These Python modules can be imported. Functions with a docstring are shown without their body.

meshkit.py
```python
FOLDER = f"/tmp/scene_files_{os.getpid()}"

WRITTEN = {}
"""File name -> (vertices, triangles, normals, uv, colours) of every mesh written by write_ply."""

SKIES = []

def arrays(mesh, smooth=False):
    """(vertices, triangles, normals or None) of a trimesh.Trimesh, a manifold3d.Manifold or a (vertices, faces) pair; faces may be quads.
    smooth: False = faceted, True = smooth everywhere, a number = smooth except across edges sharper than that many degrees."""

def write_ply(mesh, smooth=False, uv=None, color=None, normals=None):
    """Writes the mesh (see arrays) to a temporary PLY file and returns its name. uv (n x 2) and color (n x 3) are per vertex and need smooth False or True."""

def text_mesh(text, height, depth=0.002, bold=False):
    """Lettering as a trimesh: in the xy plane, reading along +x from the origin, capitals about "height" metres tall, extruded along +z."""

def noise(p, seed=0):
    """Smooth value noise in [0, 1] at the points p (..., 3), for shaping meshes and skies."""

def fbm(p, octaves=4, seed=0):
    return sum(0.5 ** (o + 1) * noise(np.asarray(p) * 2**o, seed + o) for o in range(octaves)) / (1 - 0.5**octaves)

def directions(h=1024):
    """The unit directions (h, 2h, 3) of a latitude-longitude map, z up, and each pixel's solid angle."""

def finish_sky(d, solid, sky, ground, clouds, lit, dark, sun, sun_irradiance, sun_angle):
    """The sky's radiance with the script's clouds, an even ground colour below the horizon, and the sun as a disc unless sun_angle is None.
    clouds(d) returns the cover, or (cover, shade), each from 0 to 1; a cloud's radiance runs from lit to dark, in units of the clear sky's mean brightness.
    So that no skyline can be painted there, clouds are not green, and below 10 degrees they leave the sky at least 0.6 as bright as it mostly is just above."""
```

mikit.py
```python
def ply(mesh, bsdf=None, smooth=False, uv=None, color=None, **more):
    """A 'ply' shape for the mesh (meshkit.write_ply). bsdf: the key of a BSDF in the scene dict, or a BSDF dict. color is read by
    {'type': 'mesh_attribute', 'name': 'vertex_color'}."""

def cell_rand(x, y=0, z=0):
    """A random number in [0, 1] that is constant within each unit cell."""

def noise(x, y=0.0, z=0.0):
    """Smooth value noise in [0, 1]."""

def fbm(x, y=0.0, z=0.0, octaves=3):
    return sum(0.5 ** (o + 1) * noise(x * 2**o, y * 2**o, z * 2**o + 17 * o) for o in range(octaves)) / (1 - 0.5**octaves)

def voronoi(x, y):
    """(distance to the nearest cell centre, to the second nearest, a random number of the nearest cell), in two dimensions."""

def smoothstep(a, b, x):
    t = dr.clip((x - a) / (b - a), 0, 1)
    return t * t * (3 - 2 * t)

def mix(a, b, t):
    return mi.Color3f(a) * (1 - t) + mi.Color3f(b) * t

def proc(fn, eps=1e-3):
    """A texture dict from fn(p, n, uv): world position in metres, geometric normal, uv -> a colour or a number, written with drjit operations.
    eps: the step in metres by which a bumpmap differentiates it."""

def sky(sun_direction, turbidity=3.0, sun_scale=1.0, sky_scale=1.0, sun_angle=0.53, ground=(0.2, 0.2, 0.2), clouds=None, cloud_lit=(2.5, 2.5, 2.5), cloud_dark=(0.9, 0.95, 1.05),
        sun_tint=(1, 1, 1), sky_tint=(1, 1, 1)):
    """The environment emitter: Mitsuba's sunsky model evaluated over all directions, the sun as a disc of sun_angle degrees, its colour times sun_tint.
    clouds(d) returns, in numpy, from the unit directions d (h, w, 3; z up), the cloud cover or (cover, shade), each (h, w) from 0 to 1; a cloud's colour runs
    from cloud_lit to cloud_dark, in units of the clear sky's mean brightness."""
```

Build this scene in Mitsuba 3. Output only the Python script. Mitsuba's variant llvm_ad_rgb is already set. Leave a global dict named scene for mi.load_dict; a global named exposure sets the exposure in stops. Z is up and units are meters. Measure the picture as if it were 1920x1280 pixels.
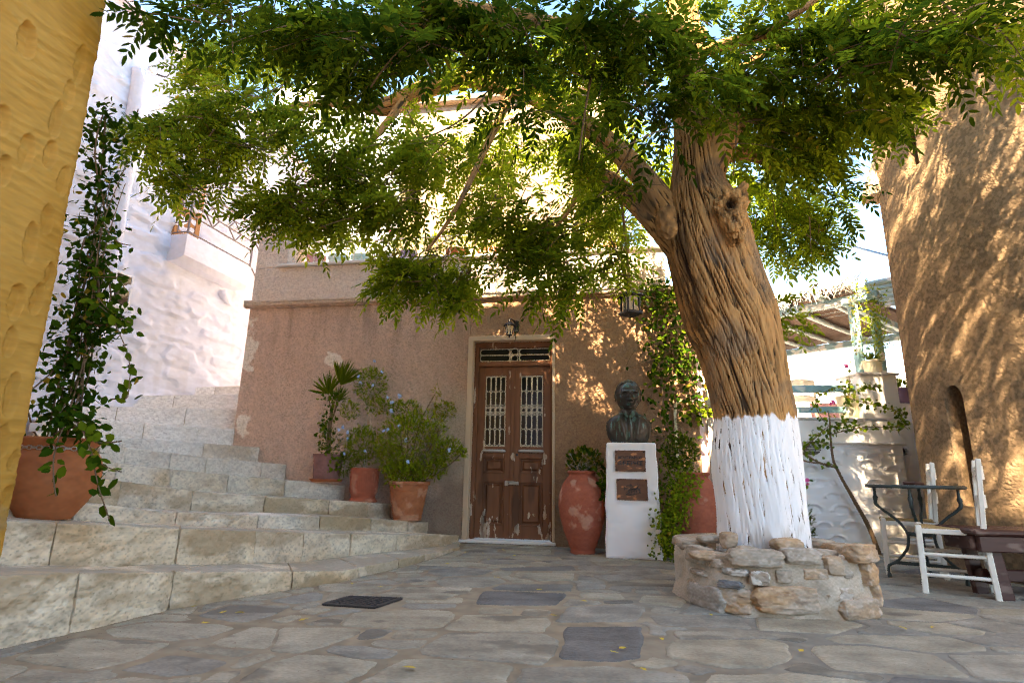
import math, random
import numpy as np, trimesh, mitsuba as mi, drjit as dr
import manifold3d as m3
import shapely, shapely.geometry as sg
from shapely import affinity
import meshkit, mikit
from mikit import ply, proc, noise, fbm, voronoi, smoothstep, mix, cell_rand

RNG = np.random.default_rng(7)
random.seed(7)
T = mi.ScalarTransform4f
scene, labels = {'type': 'scene'}, {}

# ------------------------------------------------------------------ camera, sky, exposure
FPX, CZ = 1050.0, 0.75                     # focal length in pixels of the 1920-wide photograph, eye height
PITCH, ROLL = math.atan(255 / FPX), math.radians(1.05)
X0 = np.array([1.0, 0, 0]); FWD = np.array([0, math.cos(PITCH), math.sin(PITCH)]); U0 = np.array([0, -math.sin(PITCH), math.cos(PITCH)])
RT = math.cos(ROLL) * X0 + math.sin(ROLL) * U0
UP = math.cos(ROLL) * U0 - math.sin(ROLL) * X0
CAM = np.array([0, 0, CZ])
scene['camera'] = {'type': 'perspective', 'fov': math.degrees(2 * math.atan(960 / FPX)), 'fov_axis': 'x', 'near_clip': 0.05, 'far_clip': 600.0,
                   'to_world': T().look_at(origin=CAM.tolist(), target=(CAM + FWD).tolist(), up=UP.tolist())}
SUN_EL, SUN_AZ = math.radians(49), (0.407, 0.914)      # light travels +x +y and down
SUN = np.array([-SUN_AZ[0] * math.cos(SUN_EL), -SUN_AZ[1] * math.cos(SUN_EL), math.sin(SUN_EL)])
scene['sky'] = mikit.sky(SUN.tolist(), turbidity=2.0, sun_scale=1.5, sky_scale=1.0, sun_tint=(1.0, 0.90, 0.74), sky_tint=(1.13, 1.0, 0.84))
exposure = 4.7


# ------------------------------------------------------------------ survey of the site: sight lines of the photograph cut at a known distance
def ray(u, v): return FWD + RT * (u - 960) / FPX + UP * (640 - v) / FPX
def P(u, v, Y): d = ray(u, v); return CAM + d * (Y / d[1])
def G(u, v, z=0.0): d = ray(u, v); return CAM + d * ((z - CZ) / d[2])
def onplane(u, v, p0, n): d = ray(u, v); return CAM + d * (np.dot(p0 - CAM, n) / np.dot(d, n))

# brown house frame: s along the facade to the right, n out of it, z up
FA = math.radians(10)
FS = np.array([math.cos(FA), -math.sin(FA), 0]); FN = np.array([-math.sin(FA), -math.cos(FA), 0]); FP = np.array([-0.527, 6.874, 0])
MF = np.eye(4); MF[:3, 0] = FS; MF[:3, 1] = -FN; MF[:3, 2] = [0, 0, 1]; MF[:3, 3] = FP      # local x=s, y=-n (into the wall), z
def fw(s, n, z): return FP + FS * s + FN * n + np.array([0, 0, z])
def fsz(u, v, n=0.0):
    q = onplane(u, v, FP + FN * n, FN) - FP
    return float(q @ FS), float(q[2])
# white house frame
WP0 = np.array([-5.2, 6.8, 0]); WT = np.array([0.2232, 0.9748, 0]); WN = np.array([0.9748, -0.2232, 0])
def ww(t, o, z): return WP0 + WT * t + WN * o + np.array([0, 0, z])
MW = np.eye(4); MW[:3, 0] = WT; MW[:3, 1] = -WN; MW[:3, 2] = [0, 0, 1]; MW[:3, 3] = WP0
def wtz(u, v, o=0.0):
    q = onplane(u, v, WP0 + WN * o, WN) - WP0
    return float(q @ WT), float(q[2])


# ------------------------------------------------------------------ mesh helpers
def unit(v): v = np.asarray(v, float); return v / (np.linalg.norm(v, axis=-1, keepdims=True) + 1e-12)
def cat(ms):
    ms = [m for m in ms if m is not None]
    vs, fs, k = [], [], 0
    for m in ms:
        v, f = (m.vertices, m.faces) if hasattr(m, 'faces') else m
        vs.append(np.asarray(v, float)); fs.append(np.asarray(f, int) + k); k += len(vs[-1])
    return trimesh.Trimesh(np.vstack(vs), np.vstack(fs), process=False)
def xf(m, M):
    v = np.asarray(m.vertices) @ M[:3, :3].T + M[:3, 3]
    f = np.asarray(m.faces)
    if np.linalg.det(M[:3, :3]) < 0: f = f[:, ::-1]
    return trimesh.Trimesh(v, f, process=False)
def move(m, x, y, z, rot=0.0, sc=1.0):
    c, s = math.cos(rot), math.sin(rot)
    M = np.eye(4); M[:3, :3] = np.array([[c, -s, 0], [s, c, 0], [0, 0, 1]]) * sc; M[:3, 3] = [x, y, z]
    return xf(m, M)
def man(m): return m3.Manifold(m3.Mesh(np.asarray(m.vertices, np.float32), np.asarray(m.faces, np.uint32)))
def tri(mm):
    q = mm.to_mesh(); return trimesh.Trimesh(q.vert_properties[:, :3], q.tri_verts, process=False)
def box(x0, x1, y0, y1, z0, z1, ch=0.004):
    ch = min(ch, (x1 - x0) * .45, (y1 - y0) * .45, (z1 - z0) * .45)
    pts = []
    for X, a in ((x0, 1), (x1, -1)):
        for Y, b in ((y0, 1), (y1, -1)):
            for Z, c in ((z0, 1), (z1, -1)):
                pts += [(X, Y + b * ch, Z + c * ch), (X + a * ch, Y, Z + c * ch), (X + a * ch, Y + b * ch, Z)]
    return trimesh.convex.convex_hull(np.array(pts))
def tube(pts, rad, k=6, cap=True):
    pts = np.asarray(pts, float); n = len(pts); rad = np.broadcast_to(rad, n)
    t = unit(np.gradient(pts, axis=0)); a = np.array([0, 0, 1.0]) if abs(t[0][2]) < .9 else np.array([1.0, 0, 0])
    u = unit(np.cross(t[0], a)); vs = []
    ang = np.arange(k) * 2 * np.pi / k
    for i in range(n):
        u = unit(u - t[i] * (u @ t[i])); w = np.cross(t[i], u)
        vs.append(pts[i] + rad[i] * (np.cos(ang)[:, None] * u + np.sin(ang)[:, None] * w))
    v = np.vstack(vs); f = []
    i, j = np.meshgrid(np.arange(n - 1), np.arange(k), indexing='ij'); j2 = (j + 1) % k
    a_, b_, c_, d_ = i * k + j, i * k + j2, (i + 1) * k + j2, (i + 1) * k + j
    f = np.vstack([np.stack([a_, b_, c_], -1).reshape(-1, 3), np.stack([a_, c_, d_], -1).reshape(-1, 3)])
    if cap:
        v = np.vstack([v, pts[:1], pts[-1:]]); m = n * k; q = np.arange(k)
        f = np.vstack([f, np.stack([q * 0 + m, (q + 1) % k, q], 1), np.stack([q * 0 + m + 1, (n - 1) * k + q, (n - 1) * k + (q + 1) % k], 1)])
    return trimesh.Trimesh(v, f, process=False)
def smooth_path(pts, n=40):
    from scipy.interpolate import PchipInterpolator
    pts = np.asarray(pts, float); d = np.r_[0, np.cumsum(np.linalg.norm(np.diff(pts[:, :3], axis=0), axis=1))]
    return PchipInterpolator(d, pts)(np.linspace(0, d[-1], n))
def lathe(prof, k=40, wob=0.0, seed=0):
    prof = np.asarray(prof, float); n = len(prof); ang = np.arange(k) * 2 * np.pi / k
    v = np.stack([prof[:, None, 0] * np.cos(ang), prof[:, None, 0] * np.sin(ang), np.repeat(prof[:, 1:2], k, 1)], -1)
    if wob:
        v[..., :2] *= (1 + wob * (meshkit.fbm(v * 6, 3, seed) - .5) * 2)[..., None]
    v = v.reshape(-1, 3)
    i, j = np.meshgrid(np.arange(n - 1), np.arange(k), indexing='ij'); j2 = (j + 1) % k
    a, b, c, d = i * k + j, i * k + j2, (i + 1) * k + j2, (i + 1) * k + j
    f = np.vstack([np.stack([a, b, c], -1).reshape(-1, 3), np.stack([a, c, d], -1).reshape(-1, 3)])
    return trimesh.Trimesh(v, f, process=False)
def grid_mesh(pos):                                  # pos (n, m, 3)
    n, m = pos.shape[:2]; i, j = np.meshgrid(np.arange(n - 1), np.arange(m - 1), indexing='ij')
    a, b, c, d = i * m + j, (i + 1) * m + j, (i + 1) * m + j + 1, i * m + j + 1
    return trimesh.Trimesh(pos.reshape(-1, 3), np.vstack([np.stack([a, b, c], -1).reshape(-1, 3), np.stack([a, c, d], -1).reshape(-1, 3)]), process=False)
def poly_prism(poly, z0, z1):                        # shapely polygon extruded along z
    m = trimesh.creation.extrude_polygon(poly, z1 - z0, engine='earcut'); m.vertices[:, 2] += z0; return m
def rock(w, d, h, seed, sub=3, rough=.16, boxy=.5):
    m = trimesh.creation.icosphere(subdivisions=sub); v = m.vertices.copy()
    b = v / np.abs(v).max(1, keepdims=True)
    v = v * (1 - boxy) + b * boxy * .82
    n = meshkit.fbm(v * 1.6 + seed * 7.3, 4, seed) - .5
    n2 = meshkit.fbm(v * np.array([2.5, 2.5, 7]) + seed * 3.1, 3, seed + 5) - .5
    v = v * (1 + rough * 2 * n + rough * .7 * n2)[:, None]
    return trimesh.Trimesh(v * np.array([w, d, h]) / 2, m.faces, process=False)


# ------------------------------------------------------------------ entries
def put(key, mesh, mat, smooth=False, tone=None, uv=None, kind=None, **kw):
    if smooth is not True and smooth is not False and (tone is not None):
        mesh, smooth = trimesh.graph.smooth_shade(mesh, angle=math.radians(smooth), facet_minarea=None), True
    n = len(mesh.vertices)
    if tone is not None: uv = np.tile(np.asarray(tone if np.ndim(tone) else (tone, .5), float), (n, 1))
    assert key not in scene, key
    scene[key] = ply(mesh, mat, smooth=smooth, uv=uv, **kw)
    if kind: labels.setdefault(key, {})['kind'] = kind
    return key
COUNT = {}
def nm(base):
    i = COUNT.get(base, 0); COUNT[base] = i + 1
    return base if i == 0 else f'{base}_{i:03d}'
def thing(base, label, category, group=None):
    k = nm(base); labels[k] = {'label': label, 'category': category}
    if group: labels[k]['group'] = group
    return k
def struct(key, label):
    labels[key] = {'label': label, 'kind': 'structure'}; return key
def part(parent, base, mesh, mat, **kw): return put(nm(parent + '__' + base), mesh, mat, **kw)


# ------------------------------------------------------------------ materials
def rgb(*c): return {'type': 'rgb', 'value': list(c)}
def princ(c, rough=.7, spec=.3, **kw): return {'type': 'principled', 'base_color': c if isinstance(c, dict) else rgb(*c), 'roughness': rough, 'specular': spec, **kw}
def two(b): return {'type': 'twosided', 'bsdf': b}
def bump(b, fn, eps=2e-3): return {'type': 'bumpmap', 'arbitrary': proc(fn, eps), 'scale': 1.0, 'bsdf': b}
def mat(key, b): scene[key] = b; return key

def c_pave(p, n, uv):
    x, y = p.x, p.y
    streak = fbm(x * 2.2 + uv.x * 40, y * 16 + uv.x * 31, 3.0, 4)
    blot = fbm(x * 7, y * 7, uv.x * 9, 3)
    speck = noise(x * 90, y * 140, 1.0)
    grey = mix((.21, .192, .158), (.295, .275, .23), streak)
    warm = mix((.27, .232, .165), (.405, .36, .27), streak)
    dark = mix((.105, .10, .095), (.185, .178, .165), streak)
    c = mix(grey, warm, smoothstep(.35, .62, uv.x))
    c = mix(dark, c, smoothstep(.10, .2, uv.x))
    c = c * (.52 + .76 * blot) * (.86 + .28 * speck)
    return mix(c, (.10, .085, .065), .6 * smoothstep(.64, .74, fbm(x * 3 + 9, y * 5, uv.x * 20, 4)))
def b_pave(p, n, uv):
    return .016 * fbm(p.x * 9, p.y * 26, 2.0, 4) + .003 * noise(p.x * 120, p.y * 160, 1.0)
mat('m_pave', two(bump(princ(proc(c_pave), .62, .35), b_pave)))
def c_mortar(p, n, uv):
    t = fbm(p.x * 1.3, p.y * 1.3, 4.0, 3); f = fbm(p.x * 14, p.y * 14, 1.0, 3)
    r = smoothstep(.2, 1.6, p.x)
    return mix(mix((.225, .178, .12), (.28, .23, .16), t), mix((.18, .165, .135), (.235, .218, .18), t), r) * (.7 + .6 * f)
mat('m_mortar', two(bump(princ(proc(c_mortar), .9, .15), lambda p, n, uv: .008 * fbm(p.x * 40, p.y * 40, p.z * 40, 3))))
def c_step(p, n, uv):
    a = fbm(p.x * 3.1, p.y * 3.1, p.z * 3.1 + uv.x * 7, 4)
    st = .7 * fbm(p.x * 5 + p.y * 4, uv.y * 3, p.z * 4.0, 5) + .3 * fbm(p.x * 40, p.y * 40, p.z * 40, 3)
    hole = fbm(p.x * 38, p.y * 38, p.z * 38, 3)
    cream = mix((.52, .405, .26), (.74, .645, .48), a)
    cream = mix(cream, (.50, .36, .205), .8 * smoothstep(.55, .72, fbm(p.x * 1.7 + 3, p.y * 1.7, p.z * 3, 3)))
    cream = mix(cream, (.20, .165, .12), .42 * smoothstep(.53, .68, st))
    c = mix(cream, mix((.70, .69, .655), (.80, .795, .77), a), uv.x * smoothstep(.36, .62, a + uv.x * .45))
    pit_shade = noise(p.x * 75, p.y * 75, p.z * 75)  # speck mask: shading of small tooling pits put into the stone colour
    c = c * (.84 + .28 * smoothstep(.2, .8, hole)) * (.80 + .28 * smoothstep(.12, .45, pit_shade))
    c = mix(c, (.33, .235, .13), .7 * smoothstep(.47, .64, fbm(p.x * 2.3 + 8, p.y * 2.3, p.z * 6, 4)) * (1 - uv.x))
    worn = smoothstep(.55, .9, n.z) * smoothstep(.2, .6, fbm(p.x * 5, p.y * 5, 3.0, 3))
    return mix(c, (.30, .265, .215), .75 * worn * (1 - uv.x))
def b_step(p, n, uv):
    return .030 * fbm(p.x * 30, p.y * 30, p.z * 30, 4) + .02 * fbm(p.x * 9, p.y * 9, p.z * 11, 3)
mat('m_step', two(bump(princ(proc(c_step), .85, .2), b_step)))

def sloc(p): return (p.x - FP[0]) * FS[0] + (p.y - FP[1]) * FS[1]
def c_stucco(p, n, uv):
    s, z = sloc(p), p.z
    g = fbm(s * 55, z * 55, p.y * 3, 3); b = fbm(s * 1.1, z * .9, 5.0, 4); m = fbm(s * 5, z * 5, 8.0, 4); m2 = fbm(s * 13, z * 16, 4.0, 4)
    g = smoothstep(.22, .78, g)
    c = mix((.28, .165, .095), (.39, .25, .155), b) * (.87 + .22 * g)
    pale = smoothstep(-.5, .9, -s)                      # the left half of the wall is paler and pinker
    c = mix(c, mix((.59, .46, .385), (.70, .57, .49), b) * (.89 + .20 * g), .65 * pale)
    c = mix(c, mix((.60, .52, .45), (.69, .62, .55), m) * (.87 + .22 * g), smoothstep(2.96, 3.0, z))    # parapet, greyer paint
    c = mix(c, (.44, .37, .28), .7 * smoothstep(.0, .03, .36 - dr.abs(s + .22) * .9 + .25 * (m - .5)) * smoothstep(1.9, 1.45, z + .5 * (m - .5)) * smoothstep(.5, .9, z))
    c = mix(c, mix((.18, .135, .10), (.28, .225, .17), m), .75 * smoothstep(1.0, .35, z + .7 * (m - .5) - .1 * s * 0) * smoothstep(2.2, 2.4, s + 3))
    def chip(s0, z0, rs, rz): return smoothstep(1.15, .8, dr.sqrt(dr.square((s - s0) / rs) + dr.square((z - z0) / rz)) + 1.6 * (m - .5) + 1.6 * (m2 - .5))
    w = dr.maximum(dr.maximum(chip(-1.83, 2.20, .10, .085), chip(-3.12, 2.35, .14, .42)), dr.maximum(chip(-3.02, 2.1, .12, .05), chip(-3.05, 1.42, .10, .15)))
    w = dr.maximum(w, .0 * s)
    c = mix(c, mix((.66, .60, .52), (.78, .745, .68), g), w)
    c = c * (.86 + .2 * smoothstep(.15, .6, noise(s * 95, z * 95, p.y * 20))) * (.90 + .13 * smoothstep(.30, .52, fbm(s * 64, z * 64, p.y * 20, 3)))  # dark specks paint the shade of plaster pits into the colour
    streak = smoothstep(.55, .75, fbm(s * 7, z * .8, 3.0, 4)) * smoothstep(2.2, 2.95, z) * smoothstep(3.0, 2.95, z)
    return mix(c, (.15, .11, .085), .45 * streak)
def b_stucco(p, n, uv):
    s = sloc(p)
    return .030 * fbm(s * 34, p.z * 34, p.y * 34, 4) + .020 * noise(s * 75, p.z * 75, p.y * 50)
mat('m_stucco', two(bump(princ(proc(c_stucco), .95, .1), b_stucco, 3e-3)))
def c_ochre(p, n, uv):
    g = fbm(p.y * 42, p.z * 42, p.x * 42, 3); b = fbm(p.y * 1.2, p.z * .5, 2.0, 4)
    g = smoothstep(.25, .75, g)
    return mix((.185, .130, .078), (.265, .190, .120), b) * (.70 + .55 * g)
mat('m_ochre', two(bump(princ(proc(c_ochre), .95, .1), lambda p, n, uv: .012 * fbm(p.y * 62, p.z * 62, p.x * 62, 3) + .008 * noise(p.y * 110, p.z * 110, p.x * 110), 2e-3)))
def c_yellow(p, n, uv):
    b = fbm(p.y * 1.6, p.z * 1.1, p.x, 4); f = fbm(p.y * 12, p.z * 60, p.x * 9, 4)
    c = mix((.385, .19, .020), (.50, .285, .06), smoothstep(.3, .7, b)) * (.8 + .36 * f)
    c = mix(c, (.30, .22, .10), .7 * smoothstep(.64, .74, fbm(p.y * 4 + 3, p.z * 4, 7.0, 4)) * smoothstep(1.1, .3, p.z))
    return c
mat('m_yellow', two(bump(princ(proc(c_yellow), .8, .2), lambda p, n, uv: .006 * fbm(p.y * 50, p.z * 110 - p.y * 30, p.x * 60, 4), 2e-3)))
def c_white(p, n, uv):                                 # uv.x: 0 bluish lime wash, 1 pinkish
    b = fbm(p.x * 2 + p.y * 2, p.z * 2.5, uv.x * 5, 4); f = fbm(p.x * 20 + p.y * 13, p.z * 26, 1.0, 3)
    c = mix((.68, .71, .80), (.77, .74, .78), uv.x) * (.86 + .2 * b) * (.92 + .14 * f)
    return mix(c, (.46, .42, .37), .8 * uv.y * smoothstep(.60, .78, fbm(p.x * 5 + p.y * 3, p.z * 1.4, 3.0, 4)))
mat('m_white', two(princ(proc(c_white), .85, .2)))
mat('m_plaster', two(bump(princ(proc(c_white), .85, .2), lambda p, n, uv: .016 * fbm(p.x * 10 + p.y * 10, p.z * 18, 2.0, 4), 4e-3)))
mat('m_limewash', two(bump(princ((.88, .885, .90), .85, .2), lambda p, n, uv: .010 * fbm(p.x * 6 + p.y * 6, p.z * 30, 2.0, 4), 4e-3)))
def c_bark(p, n, uv):
    f = fbm(p.x * 24, p.y * 24, p.z * 5, 4)
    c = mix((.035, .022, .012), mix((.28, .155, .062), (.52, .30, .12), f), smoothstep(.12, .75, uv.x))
    c = mix(c, (.17, .13, .095), .6 * smoothstep(.5, .7, fbm(p.x * 4, p.y * 4, p.z * 3, 3)))
    c = mix(c, (.56, .29, .09), .55 * smoothstep(.52, .72, fbm(p.x * 3 + 7, p.y * 3, p.z * 1.6, 3)) * smoothstep(2.6, 1.6, p.z))
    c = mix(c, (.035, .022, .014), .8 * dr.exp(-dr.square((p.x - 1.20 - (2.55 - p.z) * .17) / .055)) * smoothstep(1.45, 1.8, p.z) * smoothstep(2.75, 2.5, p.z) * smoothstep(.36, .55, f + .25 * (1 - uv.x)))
    wl = smoothstep(.012, -.012, p.z - 1.175 - .12 * (fbm(p.x * 26, p.y * 26, p.z * 3, 3) - .5)) * smoothstep(.20, .29, uv.x + .3 * (f - .5)) * smoothstep(1, 0, uv.y)
    return mix(c, mix(mix((.74, .74, .74), (.85, .85, .84), f), (.42, .38, .33), .7 * smoothstep(.55, .40, p.z) * smoothstep(.42, .62, f)), wl)
mat('m_bark', two(bump(princ(proc(c_bark), .9, .15), lambda p, n, uv: .008 * fbm(p.x * 45, p.y * 45, p.z * 12, 3), 2e-3)))
def c_stone(p, n, uv):
    f = fbm(p.x * 11, p.y * 11, p.z * 26 + uv.x * 30, 4); g = fbm(p.x * 3 + uv.x * 9, p.y * 3, p.z * 4, 3); h = noise(p.x * 70, p.y * 70, p.z * 90)
    a = mix((.19, .155, .12), (.50, .42, .32), f)
    b = mix((.23, .13, .075), (.55, .36, .185), f)
    d = mix((.07, .07, .075), (.27, .265, .26), f)
    c = mix(a, b, smoothstep(.3, .7, g) * smoothstep(.3, .6, uv.x)); c = mix(d, c, smoothstep(.08, .25, uv.x))
    c = mix(c, (.62, .585, .52), uv.y * smoothstep(.45, .62, fbm(p.x * 26, p.y * 26, p.z * 26, 3)))
    return c * (.8 + .4 * h)
mat('m_stone', two(bump(princ(proc(c_stone), .85, .2), lambda p, n, uv: .014 * fbm(p.x * 34, p.y * 34, p.z * 60, 4), 2e-3)))
def c_lime(p, n, uv):
    f = fbm(p.x * 10, p.y * 10, p.z * 10, 4); h = noise(p.x * 110, p.y * 110, p.z * 110)
    return mix(mix((.33, .27, .20), (.53, .465, .37), f), (.30, .20, .115), .5 * smoothstep(.55, .7, fbm(p.x * 4, p.y * 4, p.z * 5, 3))) * (.85 + .3 * h)
mat('m_limemortar', two(bump(princ(proc(c_lime), .95, .1), lambda p, n, uv: .012 * fbm(p.x * 40, p.y * 40, p.z * 40, 4), 2e-3)))
def c_terra(p, n, uv):                                  # uv.x: 0 brick red pithos, .5 orange clay, 1 dull purple brown
    f = fbm(p.x * 8, p.y * 8, p.z * 14, 4); g = fbm(p.x * 40, p.y * 40, p.z * 40, 2)
    c = mix(mix((.30, .082, .045), (.39, .122, .07), f), mix((.31, .10, .036), (.43, .175, .07), f), smoothstep(0, .5, uv.x))
    c = mix(c, mix((.17, .085, .08), (.26, .14, .13), f), smoothstep(.5, 1, uv.x))
    c = mix(c, (.62, .42, .30), .6 * uv.y * smoothstep(.56, .70, fbm(p.x * 9 + 4, p.y * 9, p.z * 7, 4)))
    return c * (.85 + .3 * g)
mat('m_terra', two(bump(princ(proc(c_terra), .75, .25), lambda p, n, uv: .004 * fbm(p.x * 20, p.y * 20, p.z * 60, 4), 2e-3)))
def c_door(p, n, uv):
    s, z = sloc(p), p.z
    f = fbm(s * 40, z * 3, p.y * 8, 4)
    c = mix((.125, .050, .022), (.20, .085, .038), f)
    peel = smoothstep(.735, .77, fbm(s * 16, z * 6, 2.0, 4) + .13 * smoothstep(.45, .05, z) + .05 * smoothstep(1.0, .95, z) * smoothstep(.78, .82, z))
    c = mix(c, mix((.36, .25, .16), (.62, .55, .46), noise(s * 60, z * 20, 1.0)), .85 * peel)
    return mix(c, (.05, .025, .015), .6 * smoothstep(.62, .74, fbm(s * 5, z * 1.3, 5.0, 4)))
mat('m_door', two(bump(princ(proc(c_door), .5, .4), lambda p, n, uv: .003 * fbm(sloc(p) * 50, p.z * 6, p.y * 50, 3), 2e-3)))
def c_bronze(p, n, uv):
    f = fbm(p.x * 14, p.y * 14, p.z * 8, 4); d = fbm(p.x * 40, p.y * 40, p.z * 10, 3)
    c = mix((.030, .026, .022), (.085, .072, .058), f)
    return mix(c, (.10, .20, .165), .7 * smoothstep(.55, .72, d) + .3 * smoothstep(.6, .8, n.z))
mat('m_bronze', two(princ(proc(c_bronze), .40, .6, metallic=.35)))
def c_copper(p, n, uv):
    f = fbm(p.x * 22, p.y * 22, p.z * 30, 4)
    return mix(mix((.10, .052, .034), (.20, .105, .065), f), (.62, .27, .11), .8 * smoothstep(.62, .74, fbm(p.x * 16 + 5, p.y * 12, p.z * 22, 3)))
mat('m_copper', two(princ(proc(c_copper), .45, .5, metallic=.6)))
def c_leaf(p, n, uv):                                   # uv.x: dark to light, uv.y: yellow / dry
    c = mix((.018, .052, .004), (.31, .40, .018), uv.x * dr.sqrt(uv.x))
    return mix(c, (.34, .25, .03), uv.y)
mat('m_leaf', {'type': 'principledthin', 'base_color': proc(c_leaf), 'roughness': .42, 'diff_trans': 1.4, 'spec_trans': 0.0})
mat('m_ivy', {'type': 'principledthin', 'base_color': proc(c_leaf), 'roughness': .5, 'diff_trans': .7, 'spec_trans': 0.0})
mat('m_flower', two(princ((.36, .52, .82), .6)))
mat('m_pink', two(princ((.75, .08, .35), .6)))
mat('m_yellowleaf', two(princ((.52, .36, .04), .6)))
mat('m_twig', two(princ((.16, .105, .06), .85)))
mat('m_greentwig', two(princ((.16, .17, .05), .8)))
mat('m_drywood', two(princ((.42, .36, .29), .85)))
mat('m_black', two(princ((.018, .019, .022), .4, .5)))
mat('m_iron', two(princ((.03, .045, .045), .5, .5)))
mat('m_grate', two(princ((.035, .033, .032), .6, .5)))
mat('m_rail', two(princ((.20, .17, .17), .5)))
def c_paintwood(p, n, uv):                              # uv.x: 0 white, 1 blue-grey; uv.y wear
    f = fbm(p.x * 9, p.y * 9, p.z * 9, 4)
    c = mix((.74, .71, .63), (.20, .36, .41), uv.x)
    return mix(c, (.66, .66, .62), uv.y * uv.x * smoothstep(.52, .64, f)) * (.85 + .25 * f)
mat('m_paint', two(princ(proc(c_paintwood), .55, .35)))
def c_darkwood(p, n, uv):
    f = fbm(p.x * 3, p.y * 40, p.z * 40, 4)
    return mix(mix((.032, .013, .011), (.075, .03, .023), f), (.20, .14, .115), .6 * smoothstep(.58, .72, fbm(p.x * 7, p.y * 14, p.z * 14, 3)))
mat('m_darkwood', two(princ(proc(c_darkwood), .45, .4)))
def c_rush(p, n, uv): return mix((.22, .13, .05), (.50, .34, .15), noise(p.x * 20, p.y * 200, p.z * 200))
mat('m_rush', two(princ(proc(c_rush), .8)))
def c_reed(p, n, uv):
    return mix((.055, .032, .022), (.16, .105, .075), fbm(p.x * 60, p.y * 6, p.z * 60, 3))
mat('m_reed', two(princ(proc(c_reed), .9)))
def c_fringe(p, n, uv): return mix((.56, .52, .46), (.86, .84, .80), noise(p.x * 50, p.y * 50, p.z * 50))
mat('m_fringe', two(princ(proc(c_fringe), .9)))
mat('m_cream', two(princ((.72, .66, .46), .6)))
def c_render(p, n, uv): return mix((.26, .195, .135), (.34, .265, .19), fbm(p.x * 2, p.y * 2, p.z * 2, 5)) * (.85 + .3 * fbm(p.x * 24, p.y * 24, p.z * 24, 3))
mat('m_render', two(princ(proc(c_render), .9, .1)))
mat('m_surround', two(princ((.50, .39, .275), .9, .1)))
mat('m_marble', two(princ((.66, .65, .62), .6)))
mat('m_window', two(princ((.012, .012, .014), .08, .6)))
mat('m_grille', two(princ((.74, .68, .56), .6)))
mat('m_frost', two(princ((.72, .62, .45), .4)))
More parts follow.
